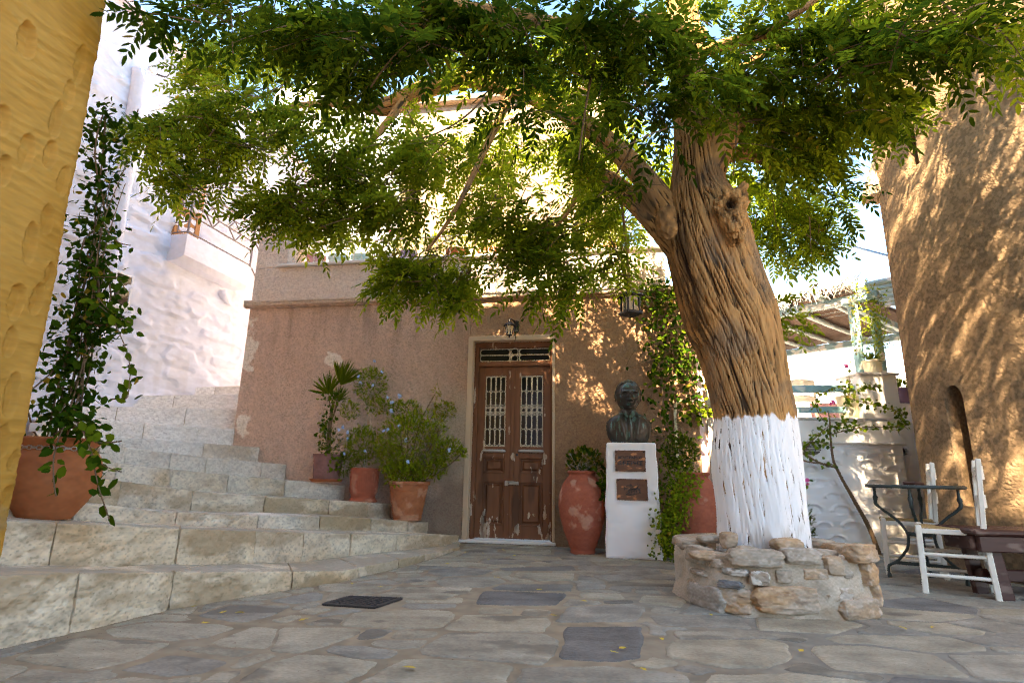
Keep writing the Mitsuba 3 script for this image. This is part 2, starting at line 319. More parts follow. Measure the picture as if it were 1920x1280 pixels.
mat('m_metal', two(princ((.45, .43, .39), .4, .5, metallic=.7)))
mat('m_blue', two(princ((.05, .20, .50), .5)))
mat('m_mint', two(princ((.55, .75, .74), .5)))
mat('m_rose', two(princ((.62, .36, .38), .55)))
mat('m_violet', two(princ((.27, .19, .33), .5)))
mat('m_oakdoor', two(princ((.36, .17, .06), .5)))
mat('m_soil', two(princ((.07, .05, .035), .95)))
mat('m_rope', two(princ((.36, .27, .16), .95)))
mat('m_salmon', two(princ((.78, .58, .54), .9)))
mat('m_lens', two(princ((.55, .56, .55), .15, .5)))
mat('m_whitepaint', two(princ((.80, .80, .79), .6)))

# ================================================================== GROUND
struct('pavement', 'grey and cream irregular flagstone paving of the small square')
put('pavement', grid_mesh(np.stack(list(np.meshgrid(np.linspace(-60, 60, 41), np.linspace(-40, 80, 41), indexing='ij')) + [np.zeros((41, 41))], -1)), 'm_mortar')

def zoomA(l): return [(560 + x * .3854, 880 + y * .3854) for x, y in l]
def zoomB(l): return [(1240 + x * .4062, 760 + y * .4062) for x, y in l]
def zoomC(l): return [(x / 3, 1020 + y / 3) for x, y in l]
TR = [  # outlines of the slabs that can be told apart, with tone (0.1 dark, 0.3 grey, 0.8 warm cream)
 (.02, zoomA([(1300,765),(1665,765),(1680,850),(1660,915),(1540,935),(1275,920),(1265,890),(1290,840)])),
 (.55, zoomA([(720,797),(1180,800),(1270,830),(1250,900),(1180,950),(940,930),(610,900),(590,880),(660,830)])),
 (.66, zoomA([(800,708),(1190,715),(1228,740),(1190,790),(960,795),(705,778)])),
 (.72, zoomA([(270,700),(560,685),(740,690),(765,710),(690,770),(480,775),(205,760)])),
 (.8, zoomA([(-80,768),(290,775),(300,790),(190,840),(0,890),(-130,880)])),
 (.3, zoomA([(340,772),(460,780),(390,820),(270,830)])), (.5, zoomA([(490,782),(680,790),(640,820),(445,822)])),
 (.5, zoomA([(380,830),(640,828),(600,865),(480,872),(355,850)])), (.3, zoomA([(160,860),(330,862),(490,885),(440,920),(260,915),(130,885)])),
 (.75, zoomA([(0,905),(220,915),(390,940),(330,985),(220,1035),(40,1100),(-330,1100),(-290,1030),(-160,950)])),
 (.7, zoomA([(510,925),(700,925),(1045,955),(1030,1000),(990,1050),(900,1100),(180,1120),(300,1045),(400,980)])),
 (.3, zoomA([(1090,965),(1500,955),(1890,1000),(1900,1120),(1000,1120),(1060,1020)])),
 (.06, zoomA([(905,592),(1085,597),(1305,605),(1250,660),(1000,660),(860,655),(880,620)])),
 (.6, zoomA([(480,570),(840,575),(830,595),(700,630),(590,630),(390,612)])), (.35, zoomA([(530,650),(770,655),(760,672),(560,680),(500,665)])),
 (.85, zoomA([(885,670),(1040,680),(1030,700),(870,700)])), (.7, zoomA([(1110,678),(1220,685),(1215,715),(1075,712)])),
 (.65, zoomA([(1370,600),(1560,605),(1580,630),(1370,625)])), (.7, zoomA([(1680,612),(1880,618),(1880,640),(1860,672),(1650,645)])),
 (.33, zoomA([(1310,672),(1620,655),(1690,672),(1640,738),(1250,742)])), (.8, zoomA([(1060,502),(1340,507),(1330,540),(1170,540),(1050,520)])),
 (.4, zoomA([(740,525),(960,522),(1010,545),(900,575),(700,570),(660,540)])), (.35, zoomA([(1640,583),(1740,583),(1770,605),(1640,605)])),
 (.3, zoomA([(640,488),(800,475),(950,490),(900,510),(700,520),(620,505)])), (.7, zoomA([(480,508),(585,503),(590,520),(480,525)])),
 (.7, zoomA([(550,552),(620,545),(630,560),(540,560)])), (.5, zoomA([(300,520),(430,512),(440,525),(240,545)])),
 (.55, zoomA([(100,560),(300,555),(480,570),(370,605),(100,590)])), (.8, zoomA([(1010,395),(1225,392),(1225,415),(1010,405)])),
 (.12, zoomA([(970,480),(1330,470),(1350,490),(1010,492)])), (.12, zoomA([(985,562),(1330,560),(1320,590),(1090,590),(940,582)])),
 (.85, zoomB([(440,965),(880,1000),(930,1015),(800,1055),(440,1035)])), (.8, zoomB([(1040,992),(1320,1008),(1500,1045),(1480,1060),(1250,1050),(1040,1008)])),
 (.85, zoomB([(60,1085),(500,1080),(570,1100),(610,1165),(480,1215),(300,1210),(30,1160),(35,1100)])),
 (.62, zoomB([(720,1110),(950,1110),(1260,1150),(1430,1255),(1050,1235),(800,1215),(760,1190),(695,1130)])),
 (.55, zoomB([(1335,1155),(1674,1150),(1900,1180),(1900,1290),(1460,1262)])), (.7, zoomB([(240,1245),(600,1238),(950,1275),(1000,1330),(140,1330)])),
 (.4, zoomB([(0,1232),(130,1235),(110,1330),(-60,1330)])), (.38, zoomB([(-60,970),(355,972),(415,1030),(0,1012)])),
 (.35, zoomB([(60,1045),(420,1045),(690,1075),(640,1092),(540,1080),(80,1076)])),
 (.62, zoomC([(600,480),(840,440),(1240,450),(1320,470),(1180,520),(960,545),(640,520)])), (.7, zoomC([(150,610),(400,530),(700,540),(960,560),(800,640),(500,710),(60,650)])),
 (.25, zoomC([(680,710),(960,625),(1290,660),(1140,725),(950,745)])), (.5, zoomC([(970,585),(1060,572),(1460,605),(1320,632)])),
 (.7, zoomC([(1180,555),(1430,465),(1900,500),(1760,580),(1650,600),(1280,575)])), (.3, zoomC([(1100,405),(1300,345),(1640,345),(1540,400),(1370,440)])),
 (.6, zoomC([(1520,430),(1640,400),(1700,405),(1620,440)])), (.55, zoomC([(1690,450),(1900,405),(1960,430),(1850,455)])), (.6, zoomC([(1680,385),(1730,362),(1880,365),(1760,395)])),
 (.3, zoomC([(1510,320),(1760,270),(1820,280),(1790,315),(1650,335)])), (.35, zoomC([(1830,600),(1950,575),(2060,600),(1940,625)])),
]
STEP1 = [(0, 1215), (120, 1190), (330, 1140), (480, 1115), (640, 1090), (780, 1056), (862, 1029)]
s1 = [G(*q)[:2] for q in STEP1]
stair_zone = sg.Polygon([(-4, 1.0), (-2.5, 1.9)] + [tuple(q) for q in s1] + [(-.5, 7.5), (-4, 7.5)]).buffer(.015)
planter_zone = affinity.translate(affinity.scale(sg.Point(0, 0).buffer(1), .58, .56), 1.73, 4.0)
facade_zone = sg.Polygon([fw(-4, -.01, 0)[:2], fw(2.9, -.01, 0)[:2], (2.6, 12), (-4, 12)])
grate_poly = sg.Polygon([G(u, v)[:2] for u, v in zoomA([(245, 622), (505, 632), (370, 677), (115, 660)])])
ochre_plan = [(6.8, 8.6), (5.5, 7.1), (4.62, 6.2), (4.15, 5.76), (4.01, 5.58), (3.985, 5.3), (4.02, 5.0), (4.10, 4.5), (4.24, 4.0), (4.42, 3.5), (4.95, 2.5), (5.5, 1.2)]
ochre_zone = sg.Polygon(ochre_plan + [(8, 1.2), (8, 8.6)])
blocked = shapely.union_all([stair_zone, planter_zone, facade_zone, grate_poly.buffer(.03), ochre_zone])
slabs = []
for tone, l in TR:
    pl = sg.Polygon([G(u, v)[:2] for u, v in l]).buffer(0)
    pl = pl.difference(blocked)
    for o, _ in slabs: pl = pl.difference(o.buffer(.022))
    if pl.geom_type != 'Polygon': pl = max(pl.geoms, key=lambda g: g.area) if len(getattr(pl, 'geoms', [])) else None
    if pl is not None and pl.area > .006: slabs.append((pl, tone))
traced = shapely.union_all([p.buffer(.03) for p, _ in slabs])
pts = []
for _ in range(6000):
    q = np.array([RNG.uniform(-2.6, 5.2), RNG.uniform(.9, 9.0)])
    sc_ = np.array([.42, .24]) * (1.0 if q[1] < 4.5 else .85)
    if all((((q - o) / sc_) ** 2).sum() > 1 for o in pts): pts.append(q)
cells = shapely.voronoi_polygons(sg.MultiPoint([(x, y * 1.6) for x, y in pts]))
view = sg.box(-2.6, .9, 5.2, 9.0)
for c in cells.geoms:
    c = affinity.scale(c, 1, 1 / 1.6, origin=(0, 0)).intersection(view).difference(blocked).difference(traced).buffer(-.014)
    for g in getattr(c, 'geoms', [c]):
        if g.area > .008 and g.buffer(-.035).area > 0:
            x, y = g.centroid.x, g.centroid.y
            slabs.append((g.simplify(.015), RNG.choice([.08, .28, .33, .38, .42, .6, .75], p=[.1, .22, .2, .18, .1, .1, .1]) if x > .3 else RNG.choice([.3, .4, .55, .7, .8])))
def slab_mesh(pl, seed, h):
    pl = pl.buffer(-.02).buffer(.02)
    if pl.is_empty: return None
    if pl.geom_type != 'Polygon': pl = max(pl.geoms, key=lambda g: g.area)
    L = pl.exterior.length; n = int(np.clip(L / .03, 16, 90))
    ring = np.array([pl.exterior.interpolate(i / n, normalized=True).coords[0] for i in range(n)])
    tan = unit(np.roll(ring, -1, 0) - np.roll(ring, 1, 0)); nor = np.stack([tan[:, 1], -tan[:, 0]], 1)
    if sg.Polygon(ring).exterior.is_ccw is False: nor = -nor
    q3 = np.c_[ring * 12, np.full(n, seed * 3.7)]
    ring = ring + nor * ((meshkit.fbm(q3, 3, seed) - .5) * .035)[:, None]
    rs = []
    for off, z in ((.006, -.004), (.002, h * .55), (-.006, h), (-.014, h + .0015)):
        r = sg.Polygon(ring)
        rs.append(np.c_[ring + nor * off, np.full(n, z)])
    top = sg.Polygon(rs[-1][:, :2])
    if not top.is_valid: return None
    vt, ft = trimesh.creation.triangulate_polygon(top, engine='earcut')
    ft = np.asarray(ft); vt = np.c_[vt, np.full(len(vt), h + .0015)]
    a = vt[ft]; cr = np.cross(a[:, 1] - a[:, 0], a[:, 2] - a[:, 0])[:, 2]; ft[cr < 0] = ft[cr < 0][:, ::-1]
    side = grid_mesh(np.stack([np.vstack([r, r[:1]]) for r in rs], 0))
    f = side.faces if sg.Polygon(ring).exterior.is_ccw else side.faces[:, ::-1]
    return cat([(side.vertices, f[:, ::-1]), (vt, ft)])
for i, (pl, tone) in enumerate(slabs):
    m = slab_mesh(pl, i, .003 + .004 * RNG.random())
    if m is not None: part('pavement', 'slab', m, 'm_pave', tone=(float(np.clip(.5 + (tone - .5) * (.65 if tone > .15 else .9) + RNG.normal(0, .03), 0, 1)), .5))

# drain grate
t = thing('drain_grate', 'dark square iron drain grate set in the paving', 'drain grate')
gc = np.array(grate_poly.exterior.coords)[:4]
def gq(a, b): return gc[0] * (1 - a) * (1 - b) + gc[1] * a * (1 - b) + gc[2] * a * b + gc[3] * (1 - a) * b
def gbar(a0, b0, a1, b1, w, z0, z1):
    p, q = gq(a0, b0), gq(a1, b1); d = unit(q - p); n_ = np.array([-d[1], d[0]]) * w
    return poly_prism(sg.Polygon([p - n_, q - n_, q + n_, p + n_]), z0, z1)
part(t, 'pit_shade', poly_prism(sg.Polygon(gc), .001, .003), 'm_black')  # flat black sheet drawn for the shaded hollow under the bars
part(t, 'frame', cat([gbar(0, .02, 1, .02, .012, .003, .0125), gbar(0, .98, 1, .98, .012, .003, .0125), gbar(.02, .08, .02, .92, .012, .003, .0125), gbar(.98, .08, .98, .92, .012, .003, .0125)]), 'm_grate')
for k in range(9): part(t, 'bar', gbar(.06 + .11 * k, .07, .06 + .11 * k, .93, .006, .004, .011), 'm_grate')
for k in range(6): part(t, 'cross_bar', gbar(.06, .12 + .15 * k, .94, .12 + .15 * k, .006, .003, .0098), 'm_grate')

# ================================================================== STAIRCASE
t = thing('stone_staircase', 'worn pale stone steps fanning up to the left beside the brown house', 'staircase')
E1 = []
for (u, v), vt in zip(STEP1, [1075, 1072, 1070, 1070, 1068, 1041, 1026]):
    g = G(u, v); q = P(u, vt, g[1]); q[:2] = g[:2]; E1.append(q)
E1[-1][2] = .025
E1 = [E1[0] + np.array([-.55, -1.0, .12])] + E1 + [fw(-.03, .02, .022)]
def ed(l): return [P(*q) for q in l]
EDG = [E1,
  ed([(20, 975, 2.95), (240, 985, 3.45), (420, 992, 4.0), (560, 997, 4.6), (714, 1001, 5.4), (830, 1002, 6.3)]) + [fw(-.045, .02, .09)],
  ed([(150, 940, 3.6), (300, 957, 4.05), (445, 965, 4.6), (640, 967, 5.6)]) + [fw(-.42, .02, .22)],
  ed([(200, 897, 4.1), (300, 911, 4.6), (400, 923, 5.1), (640, 938, 6.2)]) + [fw(-.90, .02, .42)],
  ed([(205, 865, 4.6), (380, 885, 5.6), (560, 901, 6.6)]) + [fw(-1.50, .02, .62)],
  ed([(197, 832, 5.1), (380, 856, 6.2)]) + [fw(-2.32, .02, .86)],
  ed([(220, 819, 5.6), (380, 830, 6.6)]) + [fw(-2.72, .02, 1.07)],
  ed([(180, 785, 6.1)]) + [fw(-3.10, .02, 1.30)],
  ed([(180, 760, 6.7)]) + [P(470, 768, 7.85)],
  ed([(200, 742, 7.3)]) + [P(475, 738, 8.4)],
  ed([(240, 729, 7.9)]) + [P(480, 722, 9.0)],
  ed([(300, 716, 8.6)]) + [P(480, 709, 9.7)]]
NS = 61
def resamp(e, ext):
    e = np.array(e, float)
    if ext: e = np.vstack([e[0] + unit(e[0] - e[1]) * ext, e])
    d = np.r_[0, np.cumsum(np.linalg.norm(np.diff(e, axis=0), axis=1))]
    s = np.linspace(0, d[-1], NS * 4)
    return np.stack([np.interp(s, d, e[:, k]) for k in range(3)], 1), d[-1]
ER = [resamp(e, 0 if k == 0 else .5) for k, e in enumerate(EDG)]
for k, (e, L) in enumerate(ER):
    nxt = ER[k + 1][0] if k + 1 < len(ER) else e + np.array([.1, 1.6, .05])
    tan = unit(np.gradient(e, axis=0) * [1, 1, 0]); out = np.stack([tan[:, 1], -tan[:, 0], 0 * tan[:, 0]], 1)
    rise = .5 if k else .35
    dz = np.minimum(nxt[:, 2] - e[:, 2] - .02, .03)
    def lev(q): return e[np.argmin(((q[:, None, :2] - e[None, :, :2]) ** 2).sum(-1), 1), 2]
    # mortar body behind the joints
    bk = nxt - out * .05; bk[:, 2] = lev(nxt) - .008
    body = np.stack([e - out * .03 + [0, 0, -rise], e - out * .03 + [0, 0, -.014], bk], 1)[::3]
    part(t, 'mortar', grid_mesh(body), 'm_limemortar')
    cuts = [0.0]
    while cuts[-1] < L - .35: cuts.append(cuts[-1] + RNG.uniform(.42, .78))
    cuts[-1] = L
    white = [0, .05, .1, .15, .35, .6, .75, .9, .95, 1, 1, 1][k]
    for a, b in zip(cuts[:-1], cuts[1:]):
        n_ = max(int((b - a) / (.022 if k < 3 else .035)), 6)
        s = np.linspace(a + .005, b - .005, n_) / L * (len(e) - 1)
        ix = np.arange(len(e)); at = lambda arr: np.stack([np.interp(s, ix, arr[:, q]) for q in range(3)], 1)
        e_, o_, x_ = at(e), at(out), at(nxt); dz_ = np.interp(s, ix, dz)
        zz = np.r_[np.linspace(-rise, -.03, 16 if k < 3 else 9), -.014, -.005]
        rows = [e_ + np.array([0, 0, z]) for z in zz] + [e_ - o_ * .008 + [0, 0, -.001], e_ - o_ * .022 + [0, 0, 0]]
        back = x_ - o_ * .04; back[:, 2] = lev(x_) + .006
        base = rows[-1]
        for f in (.15, .4, .7, 1.0): rows.append(base * (1 - f) + back * f)
        g = np.stack(rows, 0)
        sd = int(k * 40 + a * 10)
        amp = .017 if k < 4 else .010
        nse = (meshkit.fbm(g * 9 + sd, 4, sd) - .5) * 2 * amp + (meshkit.fbm(g * 42 + sd, 3, sd) - .5) * amp * 1.1
        nz = len(zz)
        g[:nz + 2] += o_[None] * nse[:nz + 2, :, None] + o_ * RNG.normal(0, .004)
        g[nz - 2:, :, 2] += (nse[nz - 2:] * .25)
        # rounded arrises at the joints
        edge = np.exp(-np.minimum(np.arange(n_), np.arange(n_)[::-1]) / .8) * .010
        g[:nz + 2] -= o_[None] * edge[None, :, None]
        ends = []
        for j in (0, -1):
            col = g[:, j]; inn = col - o_[j] * .03
            inn[nz + 2:] = col[nz + 2:] - [0, 0, .03]
            q = np.stack([col, inn], 1)
            ends.append(grid_mesh(q if j == 0 else q[:, ::-1]))
        m = cat([grid_mesh(g)] + ends); m.faces = m.faces[:, ::-1]
        part(t, 'block', m, 'm_step', smooth=True, tone=(float(np.clip(white + RNG.normal(0, .12), 0, 1)), float(RNG.random())))

# ================================================================== BROWN HOUSE
t = thing('brown_house', 'house with rough brown stucco front, cornice and roof terrace behind the tree', 'house')
D0, D1, DZ0, DZ1 = 0.0, 1.05, .045, 2.445                      # door opening in the facade
SL, SR = -3.15, 2.72
OP0, OP1, SILL = -2.66, 2.36, 3.53                             # opening of the roof terrace
pieces = [box(SL, D0, 0, .45, -.3, 2.955, .0), box(D1, SR, 0, .45, -.3, 2.955, .0)]
def wallgrid(x0, x1, z0, z1, n=0.0):
    return box(x0, x1, -n, .45, z0, z1, .012)
wall = cat([wallgrid(SL, D0, -.3, 2.955), wallgrid(D1, SR, -.3, 2.955), wallgrid(D0, D1, DZ1, 2.955), wallgrid(D0, D1, -.3, .02)])
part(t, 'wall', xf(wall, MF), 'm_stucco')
part(t, 'side_wall', xf(cat([box(SL + .004, SL + .4, .452, 4.5, -.3, 3.3, .01), box(SR - .25, SR - .002, .452, 5, -.3, 3.0, .01)]), MF), 'm_plaster', tone=(.5, .3))
part(t, 'parapet', xf(cat([box(SL + .012, SR - .3, -.004, .40, 3.03, SILL, .006), box(SL + .012, OP0, -.002, .42, SILL, 4.12, .006), box(OP1, SR - .3, -.002, .42, SILL, 4.15, .006)]), MF), 'm_stucco')
part(t, 'terrace_floor', xf(box(SL + .4, SR - .3, .41, 5.2, 3.0, 3.15, .005), MF), 'm_render')
part(t, 'pier_cap', xf(box(SL - .03, OP0 + .02, -.035, .46, 4.121, 4.16, .008), MF), 'm_marble')
prof = np.array([(0, 2.945), (-.02, 2.945), (-.025, 2.965), (-.05, 2.972), (-.058, 2.99), (-.058, 3.012), (-.075, 3.018), (-.078, 3.04), (-.03, 3.055), (0, 3.06)])
xs = np.linspace(SL - .05, SR - .1, 120)
corn = np.zeros((len(xs), len(prof), 3)); corn[..., 0] = xs[:, None]; corn[..., 1] = prof[:, 0]; corn[..., 2] = prof[:, 1]
nse = (meshkit.fbm(np.c_[xs * 5, xs * 0, xs * 0], 4, 3) - .5) * .022
corn[:, 1:-1, 2] += nse[:, None]; corn[:, 1:-1, 1] += nse[:, None] * .5
cm = grid_mesh(corn); part(t, 'cornice', xf(cat([cm, box(SL - .05, SL - .049, -.07, 0, 2.95, 3.05, 0)]), MF), 'm_stucco')
part(t, 'sill', xf(box(OP0 - .13, OP1 + .12, -.05, .16, SILL + .002, SILL + .04, .006), MF), 'm_marble')
# set-back upper storey
uw = cat([box(-2.0, 1.95, 2.2, 2.5, 3.15, 7.55, .01), box(-2.0, -1.7, 2.5, 6, 3.15, 7.55, .01), box(1.65, 1.95, 2.5, 6, 3.15, 7.55, .01)])
part(t, 'upper_wall', xf(uw, MF), 'm_render')
part(t, 'roof', xf(box(-2.12, 2.07, 2.08, 6.1, 7.552, 7.68, .02), MF), 'm_render')
part(t, 'string_course', xf(cat([box(-2.05, 2.0, 2.13, 2.199, 4.40, 4.47, .01), box(-1.3, -.2, 2.08, 2.198, 4.10, 4.16, .01)]), MF), 'm_marble')
# --- door
dr_ = part(t, 'door_surround', xf(cat([box(D0 - .02, D0 + .045, -.012, .12, DZ0, DZ1 + .005, .006), box(D1 - .012, D1 + .02, -.010, .12, DZ0, DZ1 + .005, .006), box(D0 - .018, D1 + .018, -.014, .12, DZ1 - .035, DZ1 + .03, .006)]), MF), 'm_surround')
part(t, 'door_step', xf(box(D0 - .05, D1 + .03, -.03, .3, .012, .044, .006), MF), 'm_marble')
fr0, fr1, frz = D0 + .047, D1 - .014, DZ1 - .037
f_ = part(t, 'door_frame', xf(cat([box(fr0, fr0 + .05, .085, .19, DZ0, frz, .006), box(fr1 - .03, fr1, .085, .19, DZ0, frz, .006), box(fr0 + .05, fr1 - .03, .085, .19, frz - .07, frz, .006), box(fr0 + .05, fr1 - .03, .08, .19, 2.10, 2.165, .008)]), MF), 'm_door')
part(f_, 'fanlight', xf(box(fr0 + .05, fr1 - .03, .15, .156, 2.165, frz - .07, .001), MF), 'm_window')
def ring(cx, cz, r, y, w=.0045, k=20, a0=0, a1=2 * np.pi):
    a = np.linspace(a0, a1, k); return tube(np.stack([cx + r * np.cos(a), a * 0 + y, cz + r * np.sin(a)], 1), w, 4, False)
def capsule(x0, x1, z0, z1, y, w=.0045, horizontal=False):
    r = (z1 - z0) / 2 if horizontal else (x1 - x0) / 2
    p = []
    if horizontal:
        for a in np.linspace(np.pi / 2, 3 * np.pi / 2, 9): p.append((x0 + r + r * np.cos(a), y, (z0 + z1) / 2 + r * np.sin(a)))
        for a in np.linspace(-np.pi / 2, np.pi / 2, 9): p.append((x1 - r + r * np.cos(a), y, (z0 + z1) / 2 + r * np.sin(a)))
    else:
        for a in np.linspace(0, np.pi, 9): p.append(((x0 + x1) / 2 + r * np.cos(a), y, z1 - r + r * np.sin(a)))
        for a in np.linspace(np.pi, 2 * np.pi, 9): p.append(((x0 + x1) / 2 + r * np.cos(a), y, z0 + r + r * np.sin(a)))
    p.append(p[0]); return tube(np.array(p), w, 4, False)
fl0, fl1, fz0, fz1 = fr0 + .06, fr1 - .04, 2.175, frz - .08
zc, xc = (fz0 + fz1) / 2, (fl0 + fl1) / 2
gl = [capsule(fl0, xc - .06, fz0, zc - .002, .125, .005, True), capsule(fl0, xc - .06, zc + .002, fz1, .125, .005, True), capsule(xc + .06, fl1, fz0, zc - .002, .125, .005, True), capsule(xc + .06, fl1, zc + .002, fz1, .125, .005, True),
      ring(xc, zc + .045, .042, .125), ring(xc, zc - .045, .042, .125), tube([(fl0, .12, zc), (fl1, .12, zc)], .005, 4), tube([(fl0, .12, fz0), (fl1, .12, fz0)], .004, 4), tube([(fl0, .12, fz1), (fl1, .12, fz1)], .004, 4)]
for sx in (-.06, .06): gl += [ring(xc + sx, zc, .02, .122), tube([(xc + sx, .12, fz0), (xc + sx, .12, fz1)], .004, 4)]
part(f_, 'fanlight_grille', xf(cat(gl), MF), 'm_grille', smooth=True)
lx0, lx1 = fr0 + .052, fr1 - .032; mid = (lx0 + lx1) / 2 - .012
def door_leaf(x0, x1, right):
    W = x1 - x0; st = .078; w0, w1 = x0 + st + .012, x1 - st - .012
    y = .115
    lf = cat([box(x0, x0 + st + .012, y, y + .05, DZ0 + .012, 2.098, .005), box(x1 - st - .012, x1, y, y + .05, DZ0 + .012, 2.098, .005),
              box(w0, w1, y + .001, y + .049, 1.985, 2.097, .003), box(w0, w1, y + .001, y + .049, .985, 1.115, .003),
              box(w0, w1, y + .001, y + .049, .705, .80, .003), box(w0, w1, y + .001, y + .049, DZ0 + .012, .20, .003)])
    k = part(t, 'door_leaf', xf(lf, MF), 'm_door')
    for (a, b, z0, z1) in ((w0, w1, .80, .985), (w0, w1, .20, .705)):
        pb = [box(a, b, y + .03, y + .045, z0, z1, .001)]
        ins = .035
        fr = trimesh.convex.convex_hull(np.array([(a + ins, y + .03, z0 + ins), (b - ins, y + .03, z0 + ins), (b - ins, y + .03, z1 - ins), (a + ins, y + .03, z1 - ins),
                                                 (a + ins + .02, y + .008, z0 + ins + .02), (b - ins - .02, y + .008, z0 + ins + .02), (b - ins - .02, y + .008, z1 - ins - .02), (a + ins + .02, y + .008, z1 - ins - .02)]))
        mould = [box(a, b, y - .006, y + .03, z1 - .014, z1, .004), box(a, b, y - .006, y + .03, z0, z0 + .014, .004), box(a, a + .014, y - .006, y + .03, z0, z1, .004), box(b - .014, b, y - .006, y + .03, z0, z1, .004)]
        part(k, 'panel', xf(cat(pb + [fr] + mould), MF), 'm_door')
    part(k, 'pane', xf(box(w0, w1, y + .035, y + .04, 1.115, 1.985, .001), MF), 'm_window')
    part(k, 'drip_rail', xf(cat([tube(np.array([(w0 - .012, y - .014, 1.062), (w0 + .02, y - .018, 1.062), (w1 - .02, y - .018, 1.062), (w1 + .012, y - .014, 1.062)]), [.012, .019, .019, .012], 8)]), MF), 'm_metal', smooth=True)
    gb = []; n = 4; cw = (w1 - w0 - .012) / n
    for i in range(n):
        a = w0 + .006 + i * cw
        for (z0, z1) in ((1.13, 1.325), (1.325, 1.50), (1.615, 1.79), (1.79, 1.975)):
            gb.append(capsule(a + .004, a + cw - .004, z0, z1, y + .012, .0032))
        gb.append(ring(a + cw / 2, 1.557, .027, y + .010, .0042))
        gb += [ring(a + cw * q, z, .012, y + .014, .003, 10) for q in (0, 1) for z in (1.52, 1.595)]
    for i in range(n + 1): gb.append(tube([(w0 + .006 + i * cw, y + .016, 1.118), (w0 + .006 + i * cw, y + .016, 1.982)], .0042, 4))
    for z in (1.12, 1.515, 1.60, 1.98): gb.append(tube([(w0, y + .014, z), (w1, y + .014, z)], .004, 4))
    part(k, 'grille', xf(cat(gb), MF), 'm_grille', smooth=True)
    return k
d1 = door_leaf(lx0, mid, False); d2 = door_leaf(mid + .004, lx1, True)
part(d1, 'cover_strip', xf(box(mid - .022, mid + .024, .098, .114, DZ0 + .014, 2.095, .006), MF), 'm_door')
part(d2, 'keyhole', xf(lathe([(.001, 0), (.014, 0), (.014, .006), (.001, .008)], 12).apply_transform(trimesh.transformations.rotation_matrix(-math.pi / 2 + math.pi, [1, 0, 0])).apply_translation([mid + .06, .112, 1.02]), MF), 'm_black')
k = thing('padlock', 'small metal padlock through the hasp joining the two brown door leaves', 'padlock')
part(k, 'body', xf(box(mid - .075, mid - .035, .066, .088, .655, .715, .004), MF), 'm_metal')
sh = [(mid - .04, .077, .70), (mid + .0, .07, .705), (mid + .05, .072, .70), (mid + .062, .078, .688), (mid + .05, .08, .676), (mid, .08, .672), (mid - .04, .08, .675)]
part(k, 'shackle', xf(tube(smooth_path(sh, 20), .006, 6), MF), 'm_metal', smooth=True)
part(k, 'hasp', xf(box(mid - .03, mid + .09, .090, .0965, .668, .706, .002), MF), 'm_metal')

# pink strip of the neighbour at the right end and a white pipe
t = thing('pink_house', 'narrow pink wall edge with white pipe between brown facade and tree trunk', 'house')
part(t, 'wall', xf(box(SR - .02, SR + .35, .02, 3.0, -.3, 2.6, .01), MF), 'm_salmon')
part(t, 'post', xf(box(SR + .08, SR + .14, -.03, .018, 0, 2.2, .006), MF), 'm_drywood')
pp = smooth_path([fw(2.45, .05, .95), fw(2.45, .05, 1.5), fw(2.46, .06, 1.60), fw(2.52, .06, 1.63), fw(2.66, .05, 1.63)], 24)
k = thing('drain_pipe', 'thin cream bent pipe fixed on the brown wall among ivy', 'pipe'); scene.pop(k, None)
put(k, tube(pp, .018, 8), 'm_cream', smooth=True)

# ================================================================== WHITE HOUSE (left, running back)
t = thing('white_house', 'tall lime washed stone house at the top of the steps with small balcony', 'house')
def relief(a, z, seed, ax=.42, az=.16, amp=.03):
    q = np.stack([a / ax, z / az, np.zeros_like(a)], -1)
    big = meshkit.fbm(q, 3, seed)
    st = meshkit.noise(np.stack([a / .17, z / .055, a * 0 + 3], -1), seed + 3)
    s2 = meshkit.noise(np.stack([a / .30 + 5, z / .13, a * 0 + 8], -1), seed + 7)
    h = (big - .5) * amp + np.clip(st - .5, 0, .3) * .06 + np.clip(s2 - .5, 0, .14) * .20
    return h
tt, zz = np.meshgrid(np.linspace(-2.2, 4.6, 330), np.linspace(-.3, 6.78, 330), indexing='ij')
h = relief(tt, zz, 11) * np.clip((6.5 - zz), .3, 1)
pos = WP0 + WT * tt[..., None] + WN * h[..., None] + np.array([0, 0, 1.0]) * zz[..., None]
m = grid_mesh(pos); part(t, 'wall', m, 'm_plaster', smooth=True, uv=np.c_[np.clip((tt.ravel() - 1.5) / 2.5, 0, .5), np.full(tt.size, .25)])  # pinker towards the far end: warm bounced light painted into the wash
part(t, 'wall_core', xf(box(-2.2, 4.6, .06, 3, -.3, 6.77, .02), MW), 'm_white', tone=(.2, .1))
part(t, 'roof_parapet', xf(box(-2.2, 4.6, .03, .35, 6.772, 7.08, .02), MW), 'm_salmon')
pipe = smooth_path([ww(-.16, .05, 6.1), ww(-.1, .06, 5.2), ww(-.08, .055, 4.0), ww(-.05, .05, 2.2)], 40)
part(t, 'downpipe', tube(pipe + (meshkit.fbm(pipe * 3, 2)[:, None] - .5) * .03, .10, 12), 'm_plaster', smooth=True, tone=(.15, .1))
part(t, 'small_window', xf(cat([box(.10, .32, -.03, -.012, 2.85, 3.25, .004)]), MW), 'm_window')
part(t, 'small_window_frame', xf(cat([box(.07, .10, -.04, 0.02, 2.82, 3.28, .004), box(.32, .35, -.04, .02, 2.82, 3.28, .004), box(.10, .32, -.04, .02, 2.82, 2.85, .004), box(.10, .32, -.04, .02, 3.25, 3.28, .004)]), MW), 'm_whitepaint')
